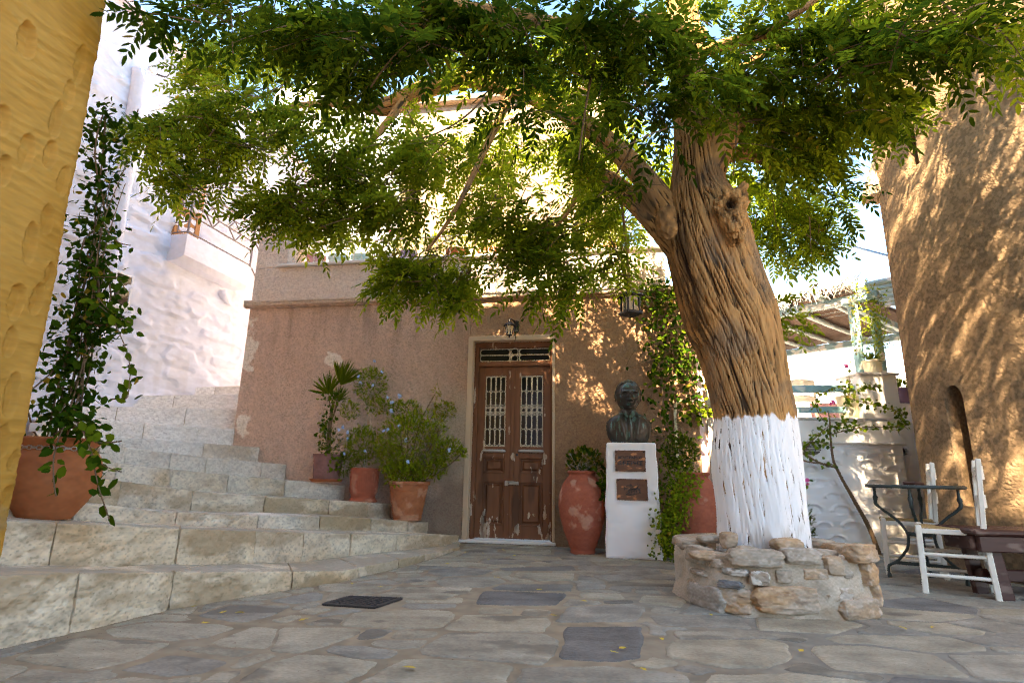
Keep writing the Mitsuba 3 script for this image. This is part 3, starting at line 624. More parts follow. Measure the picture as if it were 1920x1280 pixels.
# balcony
b0, b1, bo, bz0, bz1 = .82, 2.22, .30, 3.72, 4.1
pl = sg.Polygon([(0, bz0 - .02), (bo * .6, bz0 - .01), (bo, bz0 + .05), (bo, bz1), (0, bz1)])
bm = poly_prism(pl, b0, b1); v = bm.vertices.copy(); bm.vertices = np.stack([v[:, 2], -v[:, 0], v[:, 1]], 1); bm.invert()
part(t, 'balcony', xf(bm, MW), 'm_white', tone=(.25, 0))
part(t, 'balcony_bracket', xf(cat([tube(smooth_path([(1.95, -.02, 3.60), (2.0, -.06, 3.52), (2.1, -.05, 3.47), (2.2, -.02, 3.46)], 12), np.linspace(.07, .02, 12), 10)]), MW), 'm_white', smooth=True, tone=(.25, .2))
dk = part(t, 'balcony_door', xf(cat([box(.84, .93, -.03, .1, 4.1, 5.72, .006), box(1.22, 1.31, -.03, .1, 4.1, 5.72, .006), box(.93, 1.22, -.03, .1, 5.62, 5.72, .006), box(.93, 1.22, -.015, .06, 4.1, 4.62, .006), box(.93, 1.22, -.02, .06, 5.2, 5.30, .006)]), MW), 'm_oakdoor')
part(dk, 'pane', xf(box(.93, 1.22, .0, .01, 4.62, 5.2, .001), MW), 'm_window')
part(dk, 'bars', xf(cat([tube([(.95 + .05 * i, -.012, 4.62), (.95 + .05 * i, -.012, 5.2)], .008, 5) for i in range(6)]), MW), 'm_black', smooth=True)
o = bo - .02
rl = []
for z in (4.14, 4.40, 4.56, 4.72): rl.append(tube([(b0 + .02, -o, z), (b1 - .02, -o, z)], .012, 5))
rl.append(tube([(b0 + .02, -o, 4.86), (b1 + .02, -o, 4.86)], .018, 6))
for z in (4.14, 4.30, 4.46, 4.60, 4.76): rl.append(tube([(b0 + .02, -.02, z), (b0 + .02, -o, z)], .010, 5))
for x in (b0 + .02, b1 - .02): rl.append(tube([(x, -o, 4.10), (x, -o, 4.87)], .016, 6))
rl.append(tube([(b0 + .02, -.1, 4.14), (b0 + .02, -.1, 4.76)], .01, 5))
for c in (1.28, 1.78):
    for a, b in (((c - .17, 4.56), (c - .05, 4.72)), ((c - .05, 4.72), (c + .12, 4.56)), ((c + .12, 4.56), (c, 4.40)), ((c, 4.40), (c - .17, 4.56))): rl.append(tube([(a[0], -o, a[1]), (b[0], -o, b[1])], .012, 5))
for b_ in rl: part(t, 'balcony_railing__bar', xf(b_, MW), 'm_rail', smooth=True)
for dz in (0, -.13, -.26, -.74): part(t, 'stair_rail', tube([ww(b1, bo, 4.84 + dz), ww(b1 + 1.8, bo + .02, 3.2 + dz)], .014, 6), 'm_rail', smooth=True)
cd = smooth_path([ww(-.62, .02, 6.9), ww(.0, .06, 6.86), ww(.25, .09, 6.6), ww(.22, .10, 6.3), ww(.0, .08, 6.2)], 30)
k = thing('conduit', 'bent black cable looping from the top of the white house wall', 'cable'); put(k, tube(cd, .012, 6), 'm_black', smooth=True)
part(k, 'sleeve', tube([ww(-.06, .08, 6.22), ww(.04, .08, 6.2)], .035, 8), 'm_whitepaint', smooth=True)
t = thing('far_white_house', 'bright white house with blue window far behind the leaves at top left', 'house')
part(t, 'wall', move(box(-6.5, 1.0, 0, 4, 2, 10.2, .02), -1.2, 12.6, 0, -.1), 'm_white', tone=(.5, 0))
part(t, 'tower', move(box(-5.6, -3.6, .4, 3, 10.2, 11.2, .02), -1.2, 12.6, 0, -.1), 'm_white', tone=(.3, 0))
part(t, 'window', move(box(-4.6, -4.0, -.03, .02, 8.3, 9.3, .004), -1.2, 12.6, 0, -.1), 'm_blue')
part(t, 'chimney', move(lathe([(0, 0), (.28, 0), (.28, .5), (.22, .62), (.16, .9), (.0, .92)], 20), -5.6, 13.2, 10.2), 'm_whitepaint', smooth=40)

# ================================================================== YELLOW HOUSE (left edge, near)
t = thing('yellow_house', 'ochre yellow plastered house with dented wall at the left edge', 'house')
YH = 9.35
yv = np.linspace(1.76, 2.93, 170); zv = np.r_[np.linspace(-.1, 4.4, 440), np.linspace(4.45, YH, 30)]
yy, zz = np.meshgrid(yv, zv, indexing='ij')
lean = -.03 * zz
dent = np.zeros_like(yy)
Q = [(1.4, 50, 75, 26, 34), (0, 75, 90, 14, 40), (0, 62, 155, 22, 30), (1, 105, 225, 11, 38), (1, 95, 290, 17, 28), (1, 50, 285, 22, 36), (1, 5, 225, 22, 30), (1, 88, 410, 12, 30), (1, 55, 455, 18, 38), (1, 92, 515, 15, 24), (1, 30, 565, 22, 34), (1, 68, 560, 14, 30), (1, 20, 640, 14, 30), (1, 22, 740, 18, 40), (1, 4, 830, 14, 30), (1, 8, 320, 14, 30), (.7, 150, 120, 12, 40), (.7, 128, 180, 10, 30), (1, 28, 865, 9, 20), (1, 15, 930, 9, 20), (.6, 120, 340, 9, 30)]
def ywall(u, v): 
    p0 = np.array([-2.44, 2.95, 0]); n_ = np.array([1, -.107, .03]); return onplane(u, v, p0, unit(n_))
for (a, u, v, ru, rv) in Q:
    c, cr, ct = ywall(u, v), ywall(u + ru * .55, v), ywall(u, v - rv)
    ry, rz = max(abs(cr[1] - c[1]) * 1.2, .03), max(abs(ct[2] - c[2]), .04)
    d = np.sqrt(((yy - c[1]) / ry) ** 2 + ((zz - c[2]) / rz) ** 2)
    d = d + (meshkit.fbm(np.stack([yy * 22, zz * 22, yy * 0 + u], -1), 3, 5) - .5) * .32
    dent -= a * .030 * (1 - 1 / (1 + np.exp(-(d - 1) * 22)) ) * (1 - .25 * np.clip(1 - d, 0, 1)) - a * .004 * np.exp(-((d - 1.12) / .12) ** 2)
strokes = meshkit.noise(np.stack([yy * 3.5, zz * 42 + 6 * meshkit.noise(np.stack([yy * 2, zz * 2, yy * 0], -1)), yy * 0], -1), 4)
strokes = np.clip(strokes - .5, 0, 1) * .014 + (meshkit.fbm(np.stack([yy * 5, zz * 4, yy * 0], -1), 3, 8) - .5) * .022
rnd = np.clip((yy - 2.86) / .07, 0, 1)
xx = -2.44 + .107 * (yy - 2.95) + lean + dent + strokes - .06 * (1 - np.sqrt(np.clip(1 - rnd ** 2, 0, 1)))
m = grid_mesh(np.stack([xx, yy, zz], -1)); m.faces = m.faces if m.face_normals[:, 0].mean() > 0 else m.faces[:, ::-1]
part(t, 'wall', m, 'm_yellow', smooth=True)
pl = sg.Polygon([(-7, 1.75), (-2.755, 1.75), (-2.66, 2.90), (-7, 3.4)]); pl2 = sg.Polygon([(-7, -3), (-3.15, -3), (-2.757, 1.746), (-7, 1.746)])
part(t, 'wall_core', poly_prism(pl, -.1, YH - .01), 'm_yellow'); part(t, 'lower_wing', poly_prism(pl2, -.1, 4.7), 'm_yellow')
part(t, 'end_wall', grid_mesh(np.stack([np.stack([np.linspace(-2.52, -2.85, 6)[:, None] - .03 * zv[None], np.full((6, len(zv)), 2.925), np.repeat(zv[None], 6, 0)], -1)][0:1], 0)[0]), 'm_yellow')
part(t, 'roof', poly_prism(pl.buffer(.02), YH + .001, YH + .12), 'm_yellow')

# ================================================================== OCHRE BUILDING (right)
t = thing('ochre_chapel', 'curved ochre stucco wall with arched niche at the right edge', 'building')
OZ = 6.2
sm = smooth_path(np.c_[np.array(ochre_plan), np.zeros(len(ochre_plan))], 90)[:, :2]
core = m3.CrossSection([np.vstack([sm, [(9, 1.2), (9, 8.6)]])[::-1]])
if core.area() < 0 or core.is_empty(): core = m3.CrossSection([np.vstack([sm, [(9, 1.2), (9, 8.6)]])])
body = m3.Manifold.extrude(core, OZ + .3).translate((0, 0, -.3))
def arch(y0, y1, z0, z1, x0, x1):
    r = (y1 - y0) / 2; c = (y0 + y1) / 2
    pts = [(y0, z0), (y1, z0), (y1, z1 - r * 1.6)] + [(c + r * math.cos(a), z1 - r * 1.6 + 1.6 * r * math.sin(a)) for a in np.linspace(0.1, math.pi - .1, 12)] + [(y0, z1 - r * 1.6)]
    m = poly_prism(sg.Polygon(pts), x0, x1); v = m.vertices.copy(); m.vertices = np.stack([v[:, 2], v[:, 0], v[:, 1]], 1)
    if m.volume < 0: m.invert()
    return man(m)
body = body - arch(4.95, 5.13, .58, 1.64, 3.5, 4.17) - arch(4.98, 5.09, 3.86, 4.27, 3.5, 4.16)
part(t, 'wall', tri(body), 'm_ochre', smooth=20)
def rbar(p, q, w, h_, off, up_):
    d = unit(q - p); sd = np.array([-.80, .60, 0]); n_ = unit(np.cross(d, sd)); b = box(off, off + w, -h_ / 2 + up_, h_ / 2 + up_, 0, np.linalg.norm(q - p), .008); v = b.vertices
    return trimesh.Trimesh(p + sd * v[:, :1] + n_ * v[:, 1:2] + d * v[:, 2:3], b.faces if np.dot(np.cross(sd, n_), d) > 0 else b.faces[:, ::-1], process=False)
cp0, cp1 = P(1655, 372, 5.66), P(1712, 175, 5.5)
part(t, 'cornice', cat([rbar(cp0, cp1, w_, h_, o_, u_) for w_, h_, o_, u_ in ((.07, .30, -.03, 0), (.045, .26, .041, .01), (.03, .22, .087, .02), (.05, .18, .118, .03), (.03, .13, .169, .04))]), 'm_surround')
cb = [P(1588, 458, 9.0), P(1615, 466, 8.0), P(1668, 480, 6.4)]
k = thing('overhead_cable', 'black cable crossing the sky to the ochre wall', 'cable'); put(k, tube(smooth_path(cb, 16), .014, 6), 'm_black', smooth=True)

# ================================================================== WHITE TERRACE HOUSE (right, behind the tree)
t = thing('white_terrace_house', 'white washed house with raised terrace behind table and tree', 'house')
def sub(m, L): return tri(man(m).refine_to_length(L))
def rough(m, L, amp, sc, seed):
    m = sub(m, L); v = m.vertices; n_ = m.vertex_normals
    return trimesh.Trimesh(v + n_ * ((meshkit.fbm(v * sc, 3, seed) - .5) * 2 * amp)[:, None], m.faces, process=False)
aa, zz = np.meshgrid(np.linspace(2.3, 4.56, 220), np.linspace(-.5, 1.20, 170), indexing='ij')
h = (meshkit.fbm(np.stack([aa / .4, zz / .2, aa * 0], -1), 3, 2) - .5) * .04
for (u, v, ru, rv) in [(1605, 848, 24, 6), (1640, 855, 16, 5), (1530, 905, 20, 7), (1560, 930, 14, 5), (1525, 955, 18, 8), (1578, 956, 18, 7), (1545, 985, 14, 5), (1600, 985, 20, 6), (1675, 880, 14, 6), (1672, 925, 14, 5), (1660, 960, 16, 5), (1570, 1010, 16, 5), (1545, 905, 20, 5), (1640, 905, 18, 5), (1560, 868, 16, 5), (1520, 880, 14, 6), (1630, 870, 22, 7)]:
    c = P(u, v, 6.6); rx, rz = ru * 6.6 / FPX, rv * 6.6 / FPX * 1.3
    d = np.sqrt(((aa - c[0]) / rx) ** 2 + ((zz - c[2]) / rz) ** 2)
    h += .022 * np.exp(-((d - .9) / .22) ** 2) * (zz > c[2] - rz * .3) - .012 * (d < .8)
h += (meshkit.noise(np.stack([aa * 4, zz * 55, aa * 0], -1), 9) - .5) * .006
m = grid_mesh(np.stack([aa, 6.6 - h, zz], -1)); part(t, 'lower_wall', m, 'm_limewash', smooth=True, tone=(.0, .15))
part(t, 'lower_wall_core', rough(box(2.3, 4.555, 6.63, 9.5, -.5, 1.19, .02), .3, .006, 4, 2), 'm_limewash', smooth=30, tone=(0, .1))
part(t, 'ledge', box(2.3, 4.59, 6.555, 6.76, 1.192, 1.216, .006), 'm_marble')
PX0, PX1 = P(1610, 703, 6.72)[0], P(1680, 700, 6.72)[0]; PZ = P(1645, 703, 6.72)[2]
TZ = P(1550, 787, 6.75)[2]
part(t, 'terrace_wall', rough(box(2.3, 5.4, 6.74, 9.6, -.3, TZ - .002, .01), .25, .006, 4, 3), 'm_limewash', smooth=30, tone=(0, .05))
part(t, 'terrace_sill', box(2.3, PX0 + .01, 6.70, 6.99, TZ, TZ + .025, .006), 'm_marble')
part(t, 'pillar', rough(box(PX0, PX1, 6.715, 7.15, TZ + .026, PZ, .012), .1, .006, 6, 4), 'm_limewash', smooth=30, tone=(0, .05))
part(t, 'pillar_cap', box(PX0 - .03, PX1 + .03, 6.69, 7.18, PZ + .001, PZ + .03, .006), 'm_marble')
part(t, 'side_wall', rough(box(PX1 - .02, 6.5, 7.15, 7.4, -.3, TZ + .28, .012), .25, .006, 4, 5), 'm_limewash', smooth=30, tone=(0, .05))
part(t, 'back_wall', box(3.4, 10, 12.5, 12.8, -.3, 3.5, .01), 'm_limewash', tone=(.15, .05))
part(t, 'back_post', box(4.15, 4.55, 12.0, 12.4, 1, 3.4, .01), 'm_salmon')
def bar(p, q, w, h_):
    p, q = np.asarray(p, float), np.asarray(q, float); d = unit(q - p); s = unit(np.cross(d, [0, 0, 1] if abs(d[2]) < .98 else [0, 1, 0])); u_ = np.cross(s, d)
    L = np.linalg.norm(q - p); b = box(-w / 2, w / 2, -h_ / 2, h_ / 2, 0, L, min(w, h_) * .15)
    v = b.vertices; return trimesh.Trimesh(p + s * v[:, :1] + u_ * v[:, 1:2] + d * v[:, 2:3], b.faces, process=False) if np.dot(np.cross(s, u_), d) > 0 else trimesh.Trimesh(p + s * v[:, :1] + u_ * v[:, 1:2] + d * v[:, 2:3], b.faces[:, ::-1], process=False)
rz1, rz2 = P(1550, 730, 6.82)[2], P(1550, 768, 6.82)[2]
part(t, 'rail', bar((2.3, 6.84, rz1 - .03), (PX0 + .0, 6.84, rz1 + .02), .05, .085), 'm_paint', tone=(1, .6))
part(t, 'rail', bar((2.3, 6.84, rz2 - .03), (PX0 + .0, 6.84, rz2 + .01), .05, .075), 'm_paint', tone=(1, .6))
# bulkhead lamps
def bulkhead(p, label, n_):
    k = thing('bulkhead_lamp', label, 'wall lamp')
    a = unit(np.cross(n_, [0, 0, 1])); M = np.eye(4); M[:3, 0] = a; M[:3, 1] = n_; M[:3, 2] = [0, 0, 1]; M[:3, 3] = p
    base = trimesh.creation.icosphere(2); base.vertices *= [.10, .028, .055]
    part(k, 'base', xf(base, M), 'm_black', smooth=True)
    ln = trimesh.creation.icosphere(2); ln.vertices = ln.vertices * [.085, .062, .042] + [0, .012, 0]
    part(k, 'lens', xf(ln, M), 'm_lens', smooth=True)
    rb = [tube(np.array([(.092 * math.cos(q) * f + 0, .014 + .066 * math.sin(q), z) for q in np.linspace(0, math.pi, 12)]), .005, 4) for z, f in ((-.026, .8), (0, 1), (.026, .8))]
    rb.append(tube(np.array([(0, .014 + .066 * math.sin(q), .046 * math.cos(q)) for q in np.linspace(0, math.pi, 12)]), .005, 4))
    part(k, 'cage', xf(cat(rb), M), 'm_black', smooth=True)
bulkhead(P(1522, 843, 6.56), 'caged bulkhead lamp on the white wall nearer to the tree trunk', np.array([0, -1.0, 0]))
bulkhead(np.array([4.60, 6.72, 1.13]), 'caged bulkhead lamp on the corner of the white wall by the ochre wall', np.array([1.0, 0, 0]))
# pergola
k = thing('pergola', 'terrace pergola of blue white poles roofed with reed matting', 'pergola')
A = P(1612, 556, 7.0); e1 = np.array([-.66, .75, 0]); e2 = np.array([.79, .62, 0])
Zp = A[2]
def pp_(a, b, z=0.0): return A * [1, 1, 0] + e1 * a + e2 * b + np.array([0, 0, Zp + z])
part(k, 'post', bar(pp_(.12, .06, -.06), np.array([*pp_(.12, .06)[:2], PZ + .03]), .10, .10), 'm_paint', tone=(1, 1))
part(k, 'post', bar(pp_(.12, .80, -.06), np.array([*pp_(.12, .80)[:2], TZ + .2]), .10, .10), 'm_paint', tone=(1, 1))
part(k, 'post', bar(pp_(3.4, 2.7, -.06), np.array([*pp_(3.4, 2.7)[:2], .5]), .10, .10), 'm_paint', tone=(1, 1))
part(k, 'beam', bar(pp_(-.2, .06, 0), pp_(5, .06, 0), .10, .11), 'm_paint', tone=(.9, 1))
part(k, 'beam', bar(pp_(-.1, 2.75, 0), pp_(5, 2.75, 0), .10, .11), 'm_paint', tone=(.9, 1))
part(k, 'beam', bar(pp_(.12, -.2, -.09), pp_(.12, 3.2, -.09), .09, .09), 'm_paint', tone=(.9, 1))
for i in range(9):
    a = .45 + i * .5; part(k, 'rafter', tube([pp_(a, -.15, .075), pp_(a + .02, 1.5, .07), pp_(a, 3.1, .075)], [.045, .04, .035], 8), 'm_paint', smooth=True, tone=(.55, 1))
for i in range(6):
    b = .1 + i * .22; part(k, 'pole', tube([pp_(-.42 - .02 * i, b, .165), pp_(4.8, b, .165)], [.045, .04], 8), 'm_paint', smooth=True, tone=(.75, 1))
ra, rb = np.meshgrid(np.linspace(.1, 4.9, 60), np.linspace(-.1, 3.0, 60), indexing='ij')
rzz = .125 + (meshkit.fbm(np.stack([ra * 3, rb * 20, ra * 0], -1), 3) - .5) * .03
pos = A * [1, 1, 0] + e1 * ra[..., None] + e2 * rb[..., None] + np.array([0, 0, 1.]) * (Zp + rzz)[..., None]
up_ = pos + np.array([0, 0, .06])
part(k, 'reed_mat', grid_mesh(pos), 'm_reed', smooth=True)
part(k, 'reed_top', grid_mesh(up_), 'm_fringe', smooth=True)
fr = []
for i in range(900):
    a = RNG.uniform(0, 5); p0 = pp_(a, -.12 + RNG.normal(0, .05), .20 + RNG.normal(0, .03)); d = -e2 * RNG.uniform(0, .10) + e1 * RNG.normal(0, .07) + np.array([0, 0, RNG.uniform(-.20, .08)])
    fr.append(tube([p0, p0 + d], [.009, .004], 3, False))
labels[part(k, 'reed_fringe', cat(fr), 'm_fringe')] = {'kind': 'stuff'}

# ================================================================== FOLIAGE HELPERS
LANCE = np.array([(0, 0, 0), (.28, .17, .03), (.68, .15, .02), (1, 0, -.04), (.68, -.15, .02), (.28, -.17, .03), (.5, 0, -.02)])
LF = np.array([(0, 6, 1), (1, 6, 2), (2, 6, 3), (3, 6, 4), (4, 6, 5), (5, 6, 0)])
OVATE = LANCE * [1, 1.75, 1.2]
OVAL4 = np.array([(0, 0, 0), (.45, .22, .03), (1, 0, -.03), (.45, -.22, .03)]); OF4 = np.array([(0, 2, 1), (0, 3, 2)])
def leaves(o, d, n, L, shape=LANCE, faces=LF, wid=1.0, shade=None, dry=None, rng=RNG):
    o, d = np.asarray(o, float), unit(d); n = np.broadcast_to(np.asarray(n, float), o.shape)
    b = unit(np.cross(n, d)); n = np.cross(d, b); L = np.broadcast_to(L, len(o))[:, None, None]
    s = shape * [1, wid, 1]
    v = o[:, None] + L * (s[None, :, :1] * d[:, None] + s[None, :, 1:2] * b[:, None] + s[None, :, 2:3] * n[:, None])
    k = len(shape); f = (faces[None] + (np.arange(len(o)) * k)[:, None, None]).reshape(-1, 3)
    sh = rng.random(len(o)) if shade is None else np.broadcast_to(shade, len(o)); dr__ = np.zeros(len(o)) if dry is None else np.broadcast_to(dry, len(o))
    uv = np.repeat(np.stack([sh, dr__], 1), k, 0)
    return trimesh.Trimesh(v.reshape(-1, 3), f, process=False), uv
def joinuv(l): return cat([a for a, _ in l]), np.vstack([b for _, b in l])
def rdir(n, rng=RNG): return unit(rng.normal(0, 1, (n, 3)))
def bush(c, rad, n, L, shade=(.2, .9), dry=0.06, wid=1.0, up=.4, rng=RNG, hollow=.35, shape=LANCE):
    d = rdir(n, rng); r = rng.uniform(hollow, 1, n) ** .6
    lump = .72 + .5 * meshkit.fbm(d * 2.2 + np.asarray(c) * 3, 3, 4)
    o = np.asarray(c) + d * np.asarray(rad) * (r * lump)[:, None]
    dd = unit(d * .8 + rdir(n, rng) * .8 + np.array([0, 0, up])); nn = unit(np.array([0, 0, 1]) + rdir(n, rng) * .7)
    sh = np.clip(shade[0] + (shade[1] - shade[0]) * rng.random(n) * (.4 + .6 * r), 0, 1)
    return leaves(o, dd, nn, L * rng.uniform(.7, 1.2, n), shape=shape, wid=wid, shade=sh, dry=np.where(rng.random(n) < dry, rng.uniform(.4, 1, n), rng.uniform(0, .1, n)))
def strand(pts, n, L, shade=(.2, .7), wid=1.0, shape=OVATE, spread=.05, clump=1, rng=RNG, dry=.03, out=None):
    pts = smooth_path(pts, 30); i = rng.integers(0, 29, n); o = pts[i] + rng.normal(0, spread, (n, 3))
    dd = rdir(n, rng) + np.array([0, 0, -.3]); nn = unit((np.array([0, -.7, .6]) if out is None else out) + rdir(n, rng) * .6)
    return leaves(o, dd, nn, L * rng.uniform(.6, 1.25, n), shape=shape, wid=wid, shade=rng.uniform(*shade, n), dry=np.where(rng.random(n) < dry, .8, 0))
def flowers(cs, r, rng=RNG):
    out = []
    for c in cs:
        m = 9
        for q in range(m):
            d = unit(rng.normal(0, 1, 3) + [0, -1.2, .4]); o = c + d * r * rng.uniform(.5, 1)
            a = unit(np.cross(d, [0, 0, 1.])); b = np.cross(a, d); an = np.arange(5) * 2 * np.pi / 5
            pet = [leaves(np.repeat(o[None], 5, 0), np.cos(an)[:, None] * a + np.sin(an)[:, None] * b, np.repeat(d[None], 5, 0), r * .55, shape=OVAL4, faces=OF4, wid=1.6)[0]]
            out += pet
    return cat(out)

# ================================================================== THE TREE
t = thing('locust_tree', 'big leaning tree with white painted trunk base in a stone planter', 'tree')
def bark_mesh(path, k=120, n=260, seed=0, amp=.02, ridge=17, top_open=True):
    path = np.asarray(path, float); pc = smooth_path(path, n); c, r = pc[:, :3], pc[:, 3]
    tg = unit(np.gradient(c, axis=0)); u = unit(np.cross(tg[0], [0, 1, 0])); vs, us = [], []
    L = np.r_[0, np.cumsum(np.linalg.norm(np.diff(c, axis=0), axis=1))]
    ang = np.arange(k) * 2 * np.pi / k
    A_ = np.zeros((n, k, 3))
    for i in range(n):
        u = unit(u - tg[i] * (u @ tg[i])); w = np.cross(tg[i], u)
        A_[i] = np.cos(ang)[:, None] * u + np.sin(ang)[:, None] * w
    tw = ang[None] + .35 * L[:, None]
    q = np.stack([np.cos(tw) * ridge * .55, np.sin(tw) * ridge * .55, np.repeat(L[:, None] * 1.5, k, 1)], -1)
    warp = (meshkit.fbm(q * [.8, .8, 1.3] + 9, 3, seed) - .5)
    f = meshkit.noise(q * 1.5 + warp[..., None] * 2.6 + seed, seed); ridged = 1 - np.abs(2 * f - 1)        # 1 at cracks
    f2 = meshkit.noise(q * [2.6, 2.6, 2.0] + warp[..., None] * 2, seed + 2); r2 = 1 - np.abs(2 * f2 - 1)
    groove = np.clip(1 - .85 * np.clip((ridged - .78) / .22, 0, 1) - .35 * np.clip((r2 - .78) / .22, 0, 1), 0, 1)
    lump = meshkit.fbm(np.stack([np.cos(ang)[None] * 1.5 + 0 * L[:, None], np.sin(ang)[None] * 1.5 + 0 * L[:, None], np.repeat(L[:, None] * 1.1, k, 1)], -1) + seed, 3, seed + 4) - .5
    R = r[:, None] * (1 + .20 * lump) - amp * np.where(c[:, 2] < 1.19, .26, .85)[:, None] * (1 - groove) * np.clip(r[:, None] / .2, .3, 1)
    v = c[:, None] + A_ * R[..., None]
    i, j = np.meshgrid(np.arange(n - 1), np.arange(k), indexing='ij'); j2 = (j + 1) % k
    a, b, cc, d = i * k + j, i * k + j2, (i + 1) * k + j2, (i + 1) * k + j
    fs = np.vstack([np.stack([a, b, cc], -1).reshape(-1, 3), np.stack([a, cc, d], -1).reshape(-1, 3)])
    V = v.reshape(-1, 3); tip = len(V); V = np.vstack([V, c[-1:]]); q_ = np.arange(k)
    fs = np.vstack([fs, np.stack([q_ * 0 + tip, (n - 1) * k + q_, (n - 1) * k + (q_ + 1) % k], 1)])
    g = np.r_[groove.ravel(), .3]
    return trimesh.Trimesh(V, fs, process=False), g
def pr(u, v, Y, r): return np.r_[P(u, v, Y), r]
trunk = [np.r_[P(1432, 1090, 3.98), .31], pr(1430, 1030, 3.97, .295), pr(1426, 960, 3.95, .285), pr(1419, 880, 3.95, .290), pr(1415, 785, 3.95, .270), pr(1402, 720, 3.95, .278), pr(1383, 640, 3.95, .305), pr(1366, 590, 3.95, .325), pr(1345, 520, 3.95, .325), pr(1330, 460, 3.95, .325), pr(1322, 410, 3.95, .300), pr(1310, 350, 3.95, .215), pr(1307, 280, 3.93, .175), pr(1296, 200, 3.92, .15), pr(1287, 110, 3.9, .135), pr(1277, 0, 3.9, .12), pr(1262, -160, 3.9, .10), pr(1250, -400, 4.0, .06)]
m, g = bark_mesh(trunk, 400, 460, 3, .026)
part(t, 'trunk', m, 'm_bark', smooth=True, uv=np.stack([g, np.zeros(len(g))], 1))
def limb(base, pts, seed, k=64, n=150, amp=.014):
    m, g = bark_mesh([pr(*q) for q in pts], k, n, seed, amp, 12); return part(t, base, m, 'm_bark', smooth=True, uv=np.stack([g, np.ones(len(g))], 1))
limb('limb', [(1285, 440, 3.95, .15), (1245, 385, 4.0, .115), (1200, 325, 4.1, .095), (1135, 262, 4.3, .088), (1060, 210, 4.6, .085), (960, 168, 4.9, .082), (860, 152, 5.1, .085), (790, 170, 5.2, .095), (725, 200, 5.3, .10), (690, 205, 5.35, .05)], 5)
limb('limb', [(1295, 475, 3.95, .16), (1240, 425, 4.05, .105), (1190, 378, 4.3, .09), (1140, 338, 4.6, .085), (1092, 322, 4.9, .07)], 6, 64, 100)
limb('limb', [(1322, 330, 3.93, .15), (1350, 265, 3.85, .13), (1372, 222, 3.8, .125)], 7, 48, 60)
limb('branch', [(1310, 75, 3.9, .10), (1250, 50, 3.75, .085), (1160, 62, 3.5, .075), (1080, 60, 3.3, .07), (980, 38, 3.1, .06), (900, 20, 2.95, .045), (780, 8, 2.9, .03)], 8, 40, 110, .010)
limb('branch', [(1345, 305, 3.95, .055), (1400, 290, 4.15, .05), (1450, 305, 4.35, .04), (1510, 300, 4.6, .028), (1570, 320, 4.8, .014)], 9, 28, 80, .006)
limb('branch', [(1305, 100, 3.9, .05), (1380, 78, 3.7, .045), (1440, 62, 3.5, .035), (1500, 20, 3.3, .025), (1560, -30, 3.2, .015)], 10, 28, 80, .006)
limb('branch', [(1300, 170, 3.9, .05), (1370, 140, 3.9, .035), (1460, 85, 4.0, .03), (1560, 60, 4.1, .02), (1640, 70, 4.2, .012)], 11, 24, 60, .005)
limb('branch', [(700, 205, 5.3, .05), (600, 195, 5.1, .03), (500, 210, 4.9, .024), (400, 228, 4.7, .016), (290, 215, 4.5, .008)], 12, 20, 60, .004)
limb('branch', [(760, 185, 5.2, .05), (680, 280, 5.0, .03), (620, 330, 4.8, .022), (540, 360, 4.6, .012)], 13, 20, 60, .004)
limb('branch', [(960, 170, 4.9, .05), (900, 300, 4.8, .03), (850, 400, 4.7, .02), (800, 470, 4.6, .012)], 14, 20, 60, .004)
limb('branch', [(1060, 210, 4.6, .05), (1090, 330, 4.4, .025), (1040, 430, 4.3, .014)], 15, 20, 60, .004)
limb('branch', [(980, 38, 3.1, .05), (880, 60, 3.0, .03), (760, 50, 2.9, .02), (640, 40, 2.9, .012)], 16, 20, 60, .004)
limb('branch', [(1345, 200, 3.95, .05), (1420, 200, 4.4, .04), (1490, 240, 4.8, .028), (1560, 290, 5.2, .014)], 17, 20, 60, .004)
limb('branch', [(1290, 0, 3.9, .08), (1200, -80, 3.7, .06), (1000, -160, 3.4, .045), (700, -200, 3.2, .03)], 18, 24, 60, .005)
limb('branch', [(1290, -30, 3.9, .08), (1420, -120, 3.6, .06), (1600, -200, 3.4, .04), (1800, -200, 3.2, .02)], 19, 24, 60, .005)
# burl with a broken spike
b = rock(.22, .20, .30, 4, 5, .42, .15); v = b.vertices
hole = np.exp(-(((v[:, 0] + .03) / .03) ** 2 + ((v[:, 2] - .01) / .034) ** 2)) * (v[:, 1] < 0)
v = v + np.c_[v[:, 0] * 0, hole * .09, v[:, 0] * 0]
sp = np.exp(-(((v[:, 0] - .10) / .05) ** 2)) * np.clip((v[:, 2] - .06) / .1, 0, 1); v[:, 2] += sp * .10; v[:, 0] += sp * .03
low = np.clip(-v[:, 2] / .16, 0, 1); v[:, 2] -= low * .13; v[:, 0] *= 1 - low * .45
v += P(1372, 392, 3.60)
v += b.vertex_normals * ((meshkit.fbm(v * [40, 40, 16], 4, 9) - .5) * .05)[:, None]
gg = np.clip(-.1 + meshkit.fbm(v * [40, 40, 16], 4, 9) * 1.4 - hole * .8, 0, 1)
part(t, 'burl', trimesh.Trimesh(v, b.faces, process=False), 'm_bark', smooth=True, uv=np.stack([gg, np.ones(len(gg))], 1))
b = rock(.16, .14, .26, 9, 4, .3, .2); v = b.vertices + P(1250, 418, 3.68)
gg = np.clip(.05 + meshkit.fbm(v * [22, 22, 9], 4, 3) * .7, 0, 1); part(t, 'burl', trimesh.Trimesh(v, b.faces, process=False), 'm_bark', smooth=True, uv=np.stack([gg, np.ones(len(gg))], 1))

